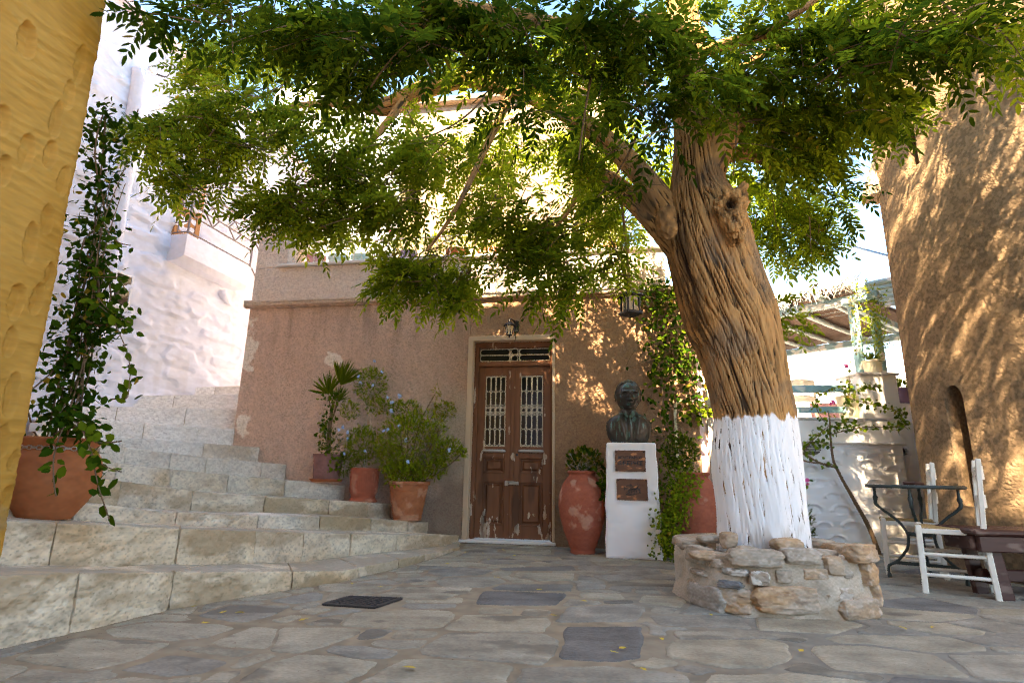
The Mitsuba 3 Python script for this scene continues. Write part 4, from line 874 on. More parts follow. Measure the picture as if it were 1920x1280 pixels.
# --- foliage: twigs with compound leaves
CLUST = [  # (u, v, Y, ru, rv, rY, twigs)   measured clumps of the crown
 (290, 235, 4.3, 70, 40, .3, 16), (400, 215, 4.5, 90, 45, .4, 30), (520, 230, 4.6, 100, 70, .4, 40), (425, 280, 4.4, 70, 36, .3, 20), (372, 330, 4.3, 34, 26, .25, 10), (640, 300, 4.6, 100, 80, .4, 42),
 (560, 365, 4.7, 70, 40, .3, 24), (660, 385, 4.7, 60, 40, .3, 20), (760, 375, 4.7, 80, 55, .4, 30), (740, 270, 4.7, 90, 70, .4, 34), (800, 490, 4.8, 65, 30, .25, 28), (855, 530, 4.7, 42, 30, .2, 18), (745, 512, 4.8, 36, 18, .2, 7),
 (440, 80, 5.4, 80, 50, .4, 26), (540, 120, 5.6, 90, 70, .5, 32), (660, 140, 5.6, 90, 80, .5, 30), (380, 130, 5.2, 60, 40, .3, 14),
 (820, 300, 5.2, 100, 80, .4, 28), (930, 380, 4.9, 90, 70, .4, 34), (1000, 435, 4.5, 80, 45, .3, 24), (1080, 410, 4.6, 80, 55, .3, 24), (1035, 500, 4.3, 45, 26, .2, 11), (1140, 470, 4.8, 45, 45, .3, 13), (1170, 400, 5.2, 60, 55, .3, 16), (950, 270, 5.3, 100, 70, .4, 26), (1080, 290, 5.3, 80, 60, .4, 20), (1180, 230, 5.2, 70, 60, .4, 18),
 (760, 60, 4.9, 120, 60, .5, 26), (900, 90, 4.6, 100, 60, .5, 24), (1040, 120, 4.4, 100, 60, .5, 26), (1160, 140, 4.2, 80, 60, .5, 20),
 (480, 20, 3.3, 110, 28, .3, 16), (330, 20, 3.1, 80, 26, .2, 9), (620, 40, 3.0, 110, 50, .3, 26), (860, 10, 2.8, 120, 26, .2, 12), (1150, 20, 2.9, 110, 26, .2, 12), (740, 70, 2.9, 100, 70, .3, 26), (680, 130, 3.0, 50, 50, .2, 10), (860, 50, 3.0, 100, 50, .3, 22), (1000, 80, 3.0, 90, 60, .3, 22), (1130, 90, 3.1, 100, 70, .3, 26), (1190, 180, 3.2, 70, 60, .25, 18), (980, 160, 3.1, 45, 40, .2, 8), (1280, 80, 3.2, 80, 50, .3, 16), (1320, 160, 3.3, 70, 55, .25, 16), (1400, 110, 3.4, 90, 70, .3, 24),
 (1420, 200, 3.7, 90, 60, .3, 26), (1480, 270, 4.2, 80, 60, .4, 26), (1400, 260, 4.4, 60, 50, .3, 18), (1540, 200, 4.0, 90, 60, .4, 26), (1535, 280, 4.6, 60, 55, .3, 20), (1500, 380, 5.2, 90, 55, .4, 28), (1440, 420, 5.2, 60, 50, .3, 18), (1545, 445, 5.0, 45, 32, .3, 12), (1480, 450, 5.2, 45, 35, .3, 10), (1470, 590, 4.6, 24, 24, .15, 5), (1450, 340, 5.0, 70, 50, .3, 18),
 (1500, 110, 3.6, 90, 70, .4, 28), (1600, 80, 3.2, 90, 60, .3, 24), (1640, 170, 3.4, 60, 70, .3, 18), (1700, 60, 2.9, 80, 60, .3, 22), (1590, 200, 3.8, 60, 45, .3, 14), (1790, 40, 2.7, 60, 40, .2, 9), (1690, 200, 3.8, 25, 40, .2, 5),
 (1130, 290, 3.95, 40, 34, .2, 9), (1185, 345, 3.85, 26, 24, .15, 4), (1090, 215, 4.2, 50, 34, .2, 9),
 (600, 380, 4.6, 80, 24, .25, 16), (690, 402, 4.7, 45, 24, .2, 9), (520, 400, 4.6, 34, 20, .2, 6), (935, 470, 4.6, 45, 36, .2, 11), (1060, 515, 4.3, 36, 30, .2, 9), (780, 535, 4.75, 50, 22, .2, 7),
 (1300, 300, 5.2, 70, 50, .3, 12), (1220, 330, 5.4, 60, 50, .3, 12), (1130, 340, 5.0, 50, 40, .3, 12),
]
frO, frD, frN, frL, frS, frC = [], [], [], [], [], []
twigs = []
RT2 = np.random.default_rng(21)
CEN = np.array([1.5, 4.0, 3.2])
def twig(base, d, L, nf, droop, light, size=.079):
    s = np.linspace(0, 1, 7); pts = base + d * (s * L)[:, None] + np.array([0, 0, -1.0]) * (droop * L * s ** 2)[:, None]
    twigs.append(tube(pts, np.linspace(.006, .002, 7), 3, False))
    for k_ in range(nf):
        f = .25 + .75 * (k_ + .5) / nf; p = pts[int(f * 6)]; tang = unit(pts[min(int(f * 6) + 1, 6)] - pts[max(int(f * 6) - 1, 0)])
        sd = unit(np.cross(tang, RT2.normal(0, .5, 3) + [0, 0, 1])) * (1 if k_ % 2 else -1)
        dd = unit(tang * .55 + sd * .8 + np.array([0, 0, -.25]) + RT2.normal(0, .15, 3)) if k_ < nf - 1 else tang
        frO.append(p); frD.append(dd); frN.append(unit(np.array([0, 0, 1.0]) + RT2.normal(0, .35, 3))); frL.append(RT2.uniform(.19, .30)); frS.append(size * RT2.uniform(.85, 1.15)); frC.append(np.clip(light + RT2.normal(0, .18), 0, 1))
for (u, v, Y, ru, rv, rY, n) in CLUST:
    n = int(round(n * (.58 if Y > 3.5 else .56)))
    for _ in range(n):
        a = RT2.normal(0, .5, 3); q = P(u + a[0] * ru, v + a[1] * rv, Y + a[2] * rY)
        d = unit(unit((q - CEN) * [1, 1, .3]) * .8 + RT2.normal(0, .55, 3) + [0, 0, -.05])
        L = RT2.uniform(.28, .5); twig(q - d * L * .5, d, L, RT2.integers(5, 9), RT2.uniform(.05, .35), np.clip(.58 + .24 * (Y - 4.2) + RT2.normal(0, .12), .1, .98))  # back clumps paler, front ones darker: sunlight put into the leaf colour
# crown above the frame, which throws the dapple on the walls
for _ in range(34):
    a = RT2.uniform(0, 2 * np.pi); r = 3.6 * math.sqrt(RT2.random()); q = np.array([1.2 + r * math.cos(a) * 1.05, 3.9 + r * math.sin(a) * .85, RT2.uniform(4.9, 6.6) + .2 * (3 - r)])
    if q[0] > 3.6: continue
    d = unit(RT2.normal(0, 1, 3) * [1, 1, .4]); L = RT2.uniform(.35, .55); twig(q, d, L, 7, .2, .5, .075)
for _ in range(190):                                 # the part of it over the ochre wall
    q = np.array([RT2.uniform(1.9, 3.7), RT2.uniform(.8, 4.9), RT2.uniform(4.7, 6.6)])
    d = unit(RT2.normal(0, 1, 3) * [1, 1, .4]); L = RT2.uniform(.35, .55); twig(q, d, L, 7, .2, .5, .075)
# sprays near the ochre wall, top right, coloured pale to look sunlit
for (u, v, du, dv, Y) in [(1850, 20, -60, 45, 2.5), (1905, 25, -30, 60, 2.55), (1870, 50, 40, 45, 2.45), (1930, 40, 10, 70, 2.5), (1850, 5, -50, 10, 2.5), (1960, 10, -60, 40, 2.4)]:
    p, q = P(u, v, Y), P(u + du, v + dv, Y - .05); twig(p, unit(q - p), .24, 6, .15, .9, .062)
for (u, v, du, dv, Y) in [(1545, 300, 60, 40, 4.7), (1550, 340, 30, 50, 4.6)]:
    p, q = P(u, v, Y), P(u + du, v + dv, Y); twig(p, unit(q - p), .35, 7, .2, .2)
frO, frD, frN, frL, frS, frC = map(np.array, (frO, frD, frN, frL, frS, frC))
def fronds(ix, shape, faces):
    O, D, N_, L, S, Cc = frO[ix], frD[ix], frN[ix], frL[ix], frS[ix], frC[ix]
    B = unit(np.cross(N_, D)); N_ = np.cross(D, B); out = []; K = 6
    def at(t_): return O + D * (L * t_)[:, None] + np.array([0, 0, -1.0]) * (L * .22 * t_ ** 2)[:, None]
    for j in range(K):
        t_ = .18 + .80 * j / (K - .5)
        for s_ in (-1, 1):
            d = unit(D * .62 + B * s_ * .85 + N_ * RT2.normal(0, .22, (len(ix), 1)) + RT2.normal(0, .10, (len(ix), 3)) + np.array([0, 0, -.18]))
            out.append(leaves(at(t_), d, unit(N_ + RT2.normal(0, .3, (len(ix), 3))), S * (1 - .25 * abs(j - 2.5) / 3), shape, faces, 1.0, np.clip(Cc + RT2.normal(0, .1, len(ix)), 0, 1), np.where(RT2.random(len(ix)) < .006, .8, .03), RT2))
    out.append(leaves(at(1.0), unit(D + [0, 0, -.3]), N_, S, shape, faces, 1.0, Cc, .03, RT2))
    w = .0016; vs = []
    a, b_, c_ = at(0.0), at(.55), at(1.0)
    rv = np.stack([a - B * w, a + B * w, b_ - B * w, b_ + B * w, c_], 1).reshape(-1, 3)
    rf = (np.array([(0, 1, 3), (0, 3, 2), (2, 3, 4)])[None] + (np.arange(len(ix)) * 5)[:, None, None]).reshape(-1, 3)
    out.append((trimesh.Trimesh(rv, rf, process=False), np.repeat(np.stack([Cc * 0 + .5, Cc * 0 + .1], 1), 5, 0)))
    return out
rel = frO - CAM; zc_ = rel @ FWD; uu = 960 + FPX * (rel @ RT) / np.maximum(zc_, .1); vv = 640 - FPX * (rel @ UP) / np.maximum(zc_, .1)
inview = (zc_ > .3) & (uu > -20) & (uu < 1940) & (vv > -20) & (vv < 900)
order = np.argsort(np.where(inview, zc_, 99)); near = order[:300]; rest = order[300:]
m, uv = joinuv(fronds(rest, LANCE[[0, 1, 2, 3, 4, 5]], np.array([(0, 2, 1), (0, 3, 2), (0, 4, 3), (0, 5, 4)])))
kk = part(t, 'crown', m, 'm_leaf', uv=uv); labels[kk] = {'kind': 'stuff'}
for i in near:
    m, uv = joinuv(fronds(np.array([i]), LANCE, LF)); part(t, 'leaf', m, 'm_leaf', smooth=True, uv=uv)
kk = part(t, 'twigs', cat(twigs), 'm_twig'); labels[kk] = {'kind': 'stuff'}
# hanging thin twigs in front of the trunk fork
for l in ([(1120, 90, 3.1), (1100, 190, 3.1), (1085, 300, 3.15)], [(1195, 250, 3.6), (1160, 320, 3.65), (1120, 370, 3.7)], [(1390, 150, 3.7), (1380, 260, 3.7), (1375, 330, 3.72)], [(910, 180, 4.4), (840, 240, 4.4), (770, 265, 4.4)]):
    part(t, 'twig', tube(smooth_path([P(*q) for q in l], 14), np.linspace(.010, .005, 14), 5), 'm_twig', smooth=True)

# ================================================================== STONE PLANTER
t = thing('stone_planter', 'low rough stone and mortar planter ring around the tree base', 'planter')
PC = np.array([1.725, 3.99]); PA, PB, PH, PEX = .555, .55, .335, 2.9
def pring(th, z):                                   # superellipse, slight batter
    f = 1.03 - .16 * z
    c, s = np.cos(th), np.sin(th)
    return PC[0] + PA * f * np.sign(c) * np.abs(c) ** (2 / PEX), PC[1] + PB * f * np.sign(s) * np.abs(s) ** (2 / PEX)
th = np.linspace(0, 2 * np.pi, 241); zz = np.r_[np.linspace(-.02, PH - .05, 22), PH - .03, PH - .02]
tt, z2 = np.meshgrid(th, zz, indexing='ij'); x, y = pring(tt, z2)
pos = np.stack([x, y, z2], -1); rad = unit(np.stack([x - PC[0], y - PC[1], 0 * x], -1))
pos += rad * ((meshkit.fbm(pos * 7, 4, 3) - .5) * .085)[..., None]; pos[-1] = pos[0]
inner = np.stack([np.stack([PC[0] + (pos[:, -1, 0] - PC[0]) * f, PC[1] + (pos[:, -1, 1] - PC[1]) * f, PH - .02 + (0 if f > .65 else -.12) + (meshkit.fbm(pos[:, -1] * 9 + f, 3) - .5) * .02], -1) for f in (.9, .8, .72, .66, .62, .3, .01)], 1)
inner[-1] = inner[0]
m = grid_mesh(np.concatenate([pos, inner], 1)); part(t, 'mortar', m, 'm_limemortar', smooth=True)
def zoomP(x, y): return 1220 + x * .2396, 980 + y * .2396
def hitring(u, v):                                  # where a sight line meets the outside of the ring
    d = ray(u, v); best = None
    for k_ in np.arange(2.5, 4.6, .004):
        p = CAM + d * k_ / d[1]
        f = 1.03 - .16 * p[2]
        if abs((p[0] - PC[0]) / (PA * f)) ** PEX + abs((p[1] - PC[1]) / (PB * f)) ** PEX <= 1: best = p; break
    return best
ST = [(370, 245, 170, 140, .35, 0, .035), (820, 272, 430, 140, .6, .2, .03), (1180, 262, 330, 130, .22, .3, .03), (1615, 235, 270, 150, .6, .2, .06), (420, 575, 300, 200, .2, .2, .004), (650, 600, 250, 210, .65, .3, .0), (1070, 605, 560, 215, .75, .15, .018), (1640, 670, 390, 165, .8, .2, .012), (1480, 560, 270, 110, .4, .5, .0),
      (850, 430, 160, 115, .3, .95, .03), (660, 383, 190, 60, .2, .9, .014), (620, 478, 160, 66, .0, .1, .018), (1040, 415, 150, 110, .3, .1, .006), (1290, 400, 230, 90, .7, .3, .0), (1440, 335, 160, 150, .72, .2, .006), (1545, 400, 100, 70, .3, .2, .0), (1700, 395, 170, 190, .55, .3, .022), (510, 315, 85, 75, .4, .3, .006), (380, 382, 150, 50, .6, .7, .010), (1770, 560, 130, 190, .5, .3, .01), (330, 480, 110, 90, .6, .3, .0)]
for i, (cx, cy, w, h, tone, li, proud) in enumerate(ST):
    u, v = zoomP(cx, cy); p = hitring(u, v)
    if p is None: p = hitring(u + (18 if u < 1400 else -18), v)
    if p is None: continue
    px_m = (p - CAM) @ FWD / FPX
    rdv = np.array([(p[0] - PC[0]) / PA, (p[1] - PC[1]) / PB]); nv = np.sign(rdv) * np.abs(rdv) ** (PEX - 1) / [PA, PB]; nv = unit(np.r_[nv, .12])
    W_, H_ = w * .2396 * px_m * 1.05, h * .2396 * px_m * 1.1
    cosv = max(abs(nv[1]), .45); W_ = min(W_ / cosv, W_ * 1.5)
    r_ = rock(W_, .13, H_, i + 3, 4 if W_ > .09 else 3, .17, .6)
    tx = unit(np.cross(nv, [0, 0, 1])); M = np.eye(4); M[:3, 0] = -tx; M[:3, 1] = -nv; M[:3, 2] = unit(np.cross(-tx, -nv)); M[:3, 3] = p + nv * (proud - .040)
    part(t, 'stone', xf(r_, M), 'm_stone', smooth=True, tone=(tone, li))
capang = [(-.15, .42, .5), (.35, .34, .3), (.85, .40, .35), (1.4, .44, .2), (2.0, .40, .25), (2.55, .38, .45), (3.05, .34, .4)]
for i, (a, L_, tone) in enumerate(capang):           # flat stones on the rim at the sides and back
    x, y = pring(np.array(a), PH); c = np.array([float(x), float(y)]); c = PC + (c - PC) * .87
    part(t, 'stone', move(rock(L_, .20, .085, 40 + i, 3, .14, .65), c[0], c[1], PH - .005, a + math.pi / 2), 'm_stone', smooth=True, tone=(tone, .15))
for (u, v, Y, w, h, tone) in [(1475, 1020, 3.63, .21, .085, .85), (1366, 1013, 3.75, .10, .12, .7), (1330, 1010, 3.9, .17, .06, .4), (1400, 1030, 3.6, .12, .05, .6), (1420, 1036, 3.56, .3, .05, .55), (1320, 1040, 3.66, .2, .06, .5), (1545, 1036, 3.6, .16, .05, .4)]:
    q = P(u, v, Y); part(t, 'stone', move(rock(w, .13, h, int(u), 3, .2, .5), q[0], q[1], q[2], .1), 'm_stone', smooth=True, tone=(tone, .2))

# ================================================================== PEDESTAL, PLAQUES, BUST
pc = np.array([1.225, 5.76, 0]); MP = np.eye(4); MP[:3, 0] = FS; MP[:3, 1] = -FN; MP[:3, 2] = [0, 0, 1]; MP[:3, 3] = pc      # x right, y into the wall
t = thing('pedestal', 'white painted masonry pedestal with two copper plaques between two clay jars', 'pedestal')
PT = 1.118
pm = tri(man(box(-.275, .275, 0, .42, 0, PT, .014)).refine_to_length(.022)); v = pm.vertices.copy(); n_ = pm.vertex_normals
v[:, 0] *= 1 - .10 * v[:, 2] / PT
v += n_ * (((meshkit.fbm(v * [4, 4, 6], 3, 2) - .5) * .030 + (meshkit.fbm(v * 14, 3, 4) - .5) * .012) * np.clip((PT + .05 - v[:, 2]) * 4, .25, 1))[:, None]
part(t, 'body', xf(trimesh.Trimesh(v, pm.faces, process=False), MP), 'm_limewash', smooth=40)
def plaque(x0, x1, z0, z1, rot, lines, emblem):
    y = -.022
    pl_ = tri(man(box(x0, x1, y, y + .012, z0, z1, .002)).refine_to_length(.012)); v = pl_.vertices
    v[:, 0] += (meshkit.fbm(v * 25, 2, 3) - .5) * .006; v[:, 2] += (meshkit.fbm(v * 25, 2, 7) - .5) * .006
    k = part(t, 'plaque', xf(trimesh.Trimesh(v, pl_.faces, process=False), MP), 'm_copper', smooth=40)
    for a in (x0 + .014, x1 - .014):
        for b in (z0 + .014, z1 - .014):
            s = trimesh.creation.icosphere(1); s.vertices = s.vertices * [.008, .005, .008] + [a, y - .001, b]; part(k, 'screw', xf(s, MP), 'm_black', smooth=True)
    def text(s, h, w, x, z, ang=0.0, sh=0.0):
        m = meshkit.text_mesh(s, h, .003, bold=True); v = m.vertices; ww_ = v[:, 0].max() - v[:, 0].min(); v[:, 0] = (v[:, 0] - v[:, 0].min()) * w / ww_
        c, s_ = math.cos(ang), math.sin(ang); X = v[:, 0] + sh * v[:, 1]
        m.vertices = np.stack([x + X * c - v[:, 1] * s_, y - .0025 - 0 * X + (.003 - v[:, 2]) * 1.0 - .001, z + X * s_ + v[:, 1] * c], 1)
        return cat([(m.vertices, m.faces[:, ::-1])])
    L = [text(*q) for q in lines]
    part(k, 'lettering', xf(cat(L), MP), 'm_black')
    if emblem:
        def strip(pts, w):
            p = smooth_path(np.array([(a, b, 0) for a, b in pts]), 24); ww_ = np.interp(np.linspace(0, 1, 24), np.linspace(0, 1, len(w)), w)
            return tube(np.stack([p[:, 0], np.full(24, y - .001), p[:, 1]], 1), ww_, 6)
        cx, cz = (x0 + x1) / 2, (z0 + z1) / 2
        pen = [strip([(cx - .062, cz - .030), (cx - .01, cz + .002), (cx + .04, cz + .012), (cx + .058, cz + .030), (cx + .072, cz + .052)], [.002, .003, .0045, .006, .001]),
               strip([(cx + .072, cz + .052), (cx + .045, cz + .046), (cx + .018, cz + .032), (cx - .035, cz - .004)], [.001, .003, .003, .001]),
               strip([(cx - .062, cz - .030), (cx - .058, cz - .046), (cx - .03, cz - .052), (cx + .03, cz - .042), (cx + .085, cz - .030)], [.003, .004, .004, .004, .003]),
               strip([(cx + .085, cz - .030), (cx + .078, cz - .012), (cx + .064, cz + .006)], [.003, .002, .002])]
        part(k, 'emblem', xf(cat(pen), MP), 'm_black', smooth=True)
q = [fsz(u, v, float((pc - FP) @ FN)) for u, v in ((1153, 844), (1211, 884), (1156, 897), (1215, 938))]
s0 = float((pc - FP) @ FS)
xa, za, xb, zb = q[0][0] - s0, q[0][1], q[1][0] - s0, q[1][1]
plaque(xa, xb, zb, za, 0, [('ΒΕΛΙΣΣΑΡΙΟΣ', (za - zb) * .125, (xb - xa) * .80, xa + (xb - xa) * .10, zb + (za - zb) * .60), ('ΦΡΕΡΗΣ', (za - zb) * .19, (xb - xa) * .82, xa + (xb - xa) * .08, zb + (za - zb) * .31)], False)
xa, za, xb, zb = q[2][0] - s0, q[2][1], q[3][0] - s0, q[3][1]
wq, hq = xb - xa, za - zb
plaque(xa, xb, zb, za, 0, [('ΛΙΒΑ', hq * .13, wq * .30, xa + wq * .24, zb + hq * .48, .42, .2), ('ΑΡΠΥ', hq * .19, wq * .46, xa + wq * .33, zb + hq * .25, .22, .2)], True)

t = thing('bust', 'dark bronze bust of a man with round glasses and tie on the white pedestal', 'bust')
MB = MP.copy(); MB[:3, 3] = pc - FN * .20 + np.array([0, 0, PT - .005]) + FS * -.012
MB[:3, :3] = 1.10 * MB[:3, :3] @ trimesh.transformations.rotation_matrix(.10, [0, 0, 1])[:3, :3]
# torso: one surface from the plinth over cut-off arms to the neck
prof = np.array([(0, .150, .105), (.012, .158, .108), (.05, .190, .120), (.10, .208, .128), (.16, .215, .130), (.21, .205, .122), (.245, .180, .108), (.268, .140, .092), (.285, .100, .080), (.300, .082, .080), (.33, .074, .078), (.40, .074, .078)])
zz = np.linspace(0, .40, 90); hw = np.interp(zz, prof[:, 0], prof[:, 1]); hd = np.interp(zz, prof[:, 0], prof[:, 2])
from scipy.ndimage import gaussian_filter1d
hw, hd = gaussian_filter1d(hw, 2.5, mode='nearest'), gaussian_filter1d(hd, 2.5, mode='nearest')
an = np.linspace(0, 2 * np.pi, 129)[:-1]; ex = np.interp(zz, [0, .2, .28, .4], [2.7, 2.5, 2.1, 2.0])
C_, S_ = np.cos(an)[None], np.sin(an)[None]
X = hw[:, None] * np.sign(C_) * np.abs(C_) ** (2 / ex[:, None]); Yd = hd[:, None] * np.sign(S_) * np.abs(S_) ** (2 / ex[:, None])
Z = np.repeat(zz[:, None], 128, 1)
front = np.clip(-S_, 0, 1)
shx = np.abs(X)
# jacket opening: a V cut back from the shirt, lapels standing proud
vw = np.interp(Z, [0, .05, .285], [.015, .028, .075])
inV = 1 / (1 + np.exp((shx - vw) / .003)); lap = np.exp(-((shx - vw - .026) / .020) ** 2)
Yd = Yd + front * ((inV * .014) * (Z < .30) - .010 * lap * (Z < .27) * (Z > .03))
Yd = Yd + (meshkit.fbm(np.stack([X * 14, Z * 9, Yd * 0], -1), 3, 5) - .5) * .010 * (Z < .28)
Yd = Yd + np.interp(Z, [0, .22, .30, .40], [0, 0, -.008, -.022])
v = np.stack([X, Yd, Z], -1).reshape(-1, 3)
i, j = np.meshgrid(np.arange(89), np.arange(128), indexing='ij'); j2 = (j + 1) % 128
f = np.vstack([np.stack([i * 128 + j, i * 128 + j2, (i + 1) * 128 + j2], -1).reshape(-1, 3), np.stack([i * 128 + j, (i + 1) * 128 + j2, (i + 1) * 128 + j], -1).reshape(-1, 3)])
part(t, 'torso', xf(trimesh.Trimesh(v, f, process=False), MB), 'm_bronze', smooth=True)
part(t, 'base', xf(box(-.165, .165, -.11, .10, -.004, .014, .004), MB), 'm_bronze')
def fy(x, z): return -np.interp(z, zz, hd) * (1 - abs(x / .22) ** 2.4) ** .42 + np.interp(z, [0, .22, .30, .40], [0, 0, -.008, -.022])
tie = sg.Polygon([(-.017, .262), (.017, .262), (.010, .238), (.024, .10), (.020, .02), (-.020, .02), (-.024, .10), (-.010, .238)])
knot = sg.Polygon([(-.020, .272), (.020, .272), (.012, .240), (-.012, .240)])
tm = []
for pl_, off in ((tie, .0), (knot, .007)):
    m = tri(man(poly_prism(pl_, 0, .012)).refine_to_length(.008)); v = m.vertices
    yb = np.array([fy(a, b) for a, b in v[:, :2]]) + .010 - off
    tm.append(trimesh.Trimesh(np.stack([v[:, 0], yb - v[:, 2] * (1 - (v[:, 0] / .03) ** 2), v[:, 1]], 1), m.faces[:, ::-1], process=False))
part(t, 'tie', xf(cat(tm), MB), 'm_bronze', smooth=40)
cl = []
for s_ in (-1, 1):
    pl_ = sg.Polygon([(s_ * .006, .284), (s_ * .022, .236), (s_ * .052, .272), (s_ * .064, .318), (s_ * .040, .318)])
    m = tri(man(poly_prism(pl_, 0, .009)).refine_to_length(.008)); v = m.vertices
    yb = np.array([fy(a, b) for a, b in v[:, :2]]) - .001
    cl.append(trimesh.Trimesh(np.stack([v[:, 0], yb - v[:, 2], v[:, 1]], 1), m.faces[:, ::-1], process=False))
part(t, 'collar', xf(cat(cl), MB), 'm_bronze', smooth=40)
# head: one sculpted surface
hm = trimesh.creation.icosphere(subdivisions=6); v = hm.vertices.copy(); x, y, z = v.T
fr_ = np.clip(-y, 0, 1)
rx = .103 * (1 - .16 * np.clip(-z, 0, 1) ** 1.3 + .02 * np.clip(z, 0, 1)); ry = .125 + 0 * x; rz_ = .150
V = np.stack([x * rx, y * ry, z * rz_], 1)
def gs(cx, cz, sx, sz): return np.exp(-(((V[:, 0] - cx) / sx) ** 2 + ((V[:, 2] - cz) / sz) ** 2)) * (y < .15)
dy = np.zeros(len(v))
dy -= .012 * gs(0, -.12, .032, .028)                                       # chin
dy -= .034 * np.exp(-(V[:, 0] / .0145) ** 2) * np.clip(np.interp(V[:, 2], [-.062, -.050, -.036, .02, .04], [0, .75, 1, .35, 0]), 0, 1) * (y < 0)    # nose
for s_ in (-1, 1):
    dy -= .012 * gs(s_ * .016, -.046, .010, .010)                           # nostrils
    dy += .020 * gs(s_ * .038, .008, .022, .016)                           # eye sockets
    dy -= .010 * gs(s_ * .038, .005, .012, .008)                            # eyeballs and lids
    dy -= .011 * gs(s_ * .036, .036, .030, .009)                           # brows
    dy -= .008 * gs(s_ * .062, -.030, .022, .022)                           # cheekbones
    dy += .010 * gs(s_ * .058, -.075, .016, .030)
    dy += .007 * np.exp(-((np.abs(V[:, 0]) - .030 - (-.05 - V[:, 2]) * .35) / .004) ** 2) * np.clip(1 - np.abs((V[:, 2] + .066) / .026), 0, 1) * (y < 0) * .5
dy -= .010 * gs(0, -.078, .026, .006) + .011 * gs(0, -.094, .022, .007)     # lips
dy += .010 * gs(0, -.0855, .028, .0028)
dy += .006 * gs(0, -.106, .022, .006)
V[:, 1] += dy
jaw = np.clip((-V[:, 2] - .06) / .09, 0, 1); V[:, 1] += jaw * .035 * (y > -.2); 
hair = (np.clip((V[:, 2] - .075 + .9 * np.clip(V[:, 1], -.2, .05) + .55 * np.abs(V[:, 0])) / .012, 0, 1)) * (V[:, 2] > -.055)
hair = np.clip(hair, 0, 1)
st = meshkit.fbm(np.stack([V[:, 0] * 75, V[:, 1] * 16, V[:, 2] * 30], 1), 3, 3) - .4
r0 = unit(V); V += r0 * (hair * (.010 + .013 * st))[:, None]
part(t, 'head', xf(trimesh.Trimesh(V * [1.16, 1.12, 1.0] + [0, -.030, .450], hm.faces, process=False), MB), 'm_bronze', smooth=True)
for s_ in (-1, 1):
    e = rock(.022, .042, .072, 5, 3, .05, .1); ev = e.vertices
    ev[:, 0] += -s_ * .010 * np.exp(-((ev[:, 1]) ** 2 + (ev[:, 2]) ** 2) / .0002)
    part(t, 'ear', xf(trimesh.Trimesh(ev + [s_ * .120, -.008, .442], e.faces, process=False), MB), 'm_bronze', smooth=True)
gx = [tube(np.array([(s_ * .040 + .028 * math.cos(a), -.148 - .004 * abs(math.cos(a)), .476 + .026 * math.sin(a)) for a in np.linspace(0, 2 * np.pi, 26)]), .0042, 6, False) for s_ in (-1, 1)]
gx += [tube([(-.014, -.156, .482), (0, -.160, .486), (.014, -.156, .482)], .004, 6)] + [tube([(s_ * .067, -.145, .480), (s_ * .098, -.10, .482), (s_ * .108, -.01, .480)], .0035, 6) for s_ in (-1, 1)]
part(t, 'glasses', xf(trimesh.Trimesh((cat(gx).vertices - [0, 0, .470]) * [1.16, 1.10, 1.0] + [0, -.012, .450], cat(gx).faces, process=False), MB), 'm_bronze', smooth=True)

# ================================================================== POTS AND PLANTS
R3 = np.random.default_rng(5)
def pot(base, label, cat_, prof, at, tone, wob=.006, k=56, **kw):
    t = thing(base, label, cat_, kw.pop('group', None)); m = move(lathe(prof, k, wob, len(scene)), *at); part(t, kw.pop('pname', 'body'), m, kw.pop('mat', 'm_terra'), smooth=35, tone=tone); return t
def soil(t, r, at): part(t, 'soil', move(lathe([(r, 0), (r * .6, .015), (.001, .02)], 24), *at), 'm_soil', smooth=True)
# left pot
LP = np.array([-2.70, 3.42, .468])
prof = [(.02, 0), (.125, 0), (.132, .012), (.15, .04), (.19, .10), (.222, .17), (.236, .24), (.234, .30), (.218, .352), (.196, .385), (.188, .402), (.190, .418), (.206, .440), (.213, .452), (.209, .462), (.196, .462), (.180, .43), (.18, .38)]
t = pot('clay_pot', 'round orange clay pot with chain round its neck beside the yellow house', 'flower pot', prof, LP, (.42, .1), .004, 72)
soil(t, .185, LP + [0, 0, .40])
links = []
for i in range(46):
    a = i / 46 * 2 * np.pi; c, s = math.cos(a), math.sin(a); r = .198
    p = np.array([(r * math.cos(a + d * .105), r * math.sin(a + d * .105), h) for d, h in [(.75 * math.cos(q), .0 + (.011 if i % 2 == 0 else .004) * math.sin(q)) for q in np.linspace(0, 2 * np.pi, 12)]])
    links.append(tube(p, .0035, 4, False))
part(t, 'chain', move(cat(links), *(LP + [0, 0, .400])), 'm_metal', smooth=True)
t = thing('climbing_plant', 'dark leafy climber rising from the round clay pot along the yellow wall', 'plant')
stems, lf = [], []
for i in range(9):
    b = LP + [R3.uniform(-.10, .12), R3.uniform(-.1, .1), .42]; v_ = R3.uniform(280, 560); e_ = 115 + (640 - v_) * .17
    q = P(e_ + R3.uniform(25, 75), v_, R3.uniform(3.3, 3.5)); mid_ = (b + q) / 2 + R3.normal(0, .06, 3)
    stems.append(tube(smooth_path([b, mid_, q], 26), np.linspace(.007, .003, 26), 4, False))
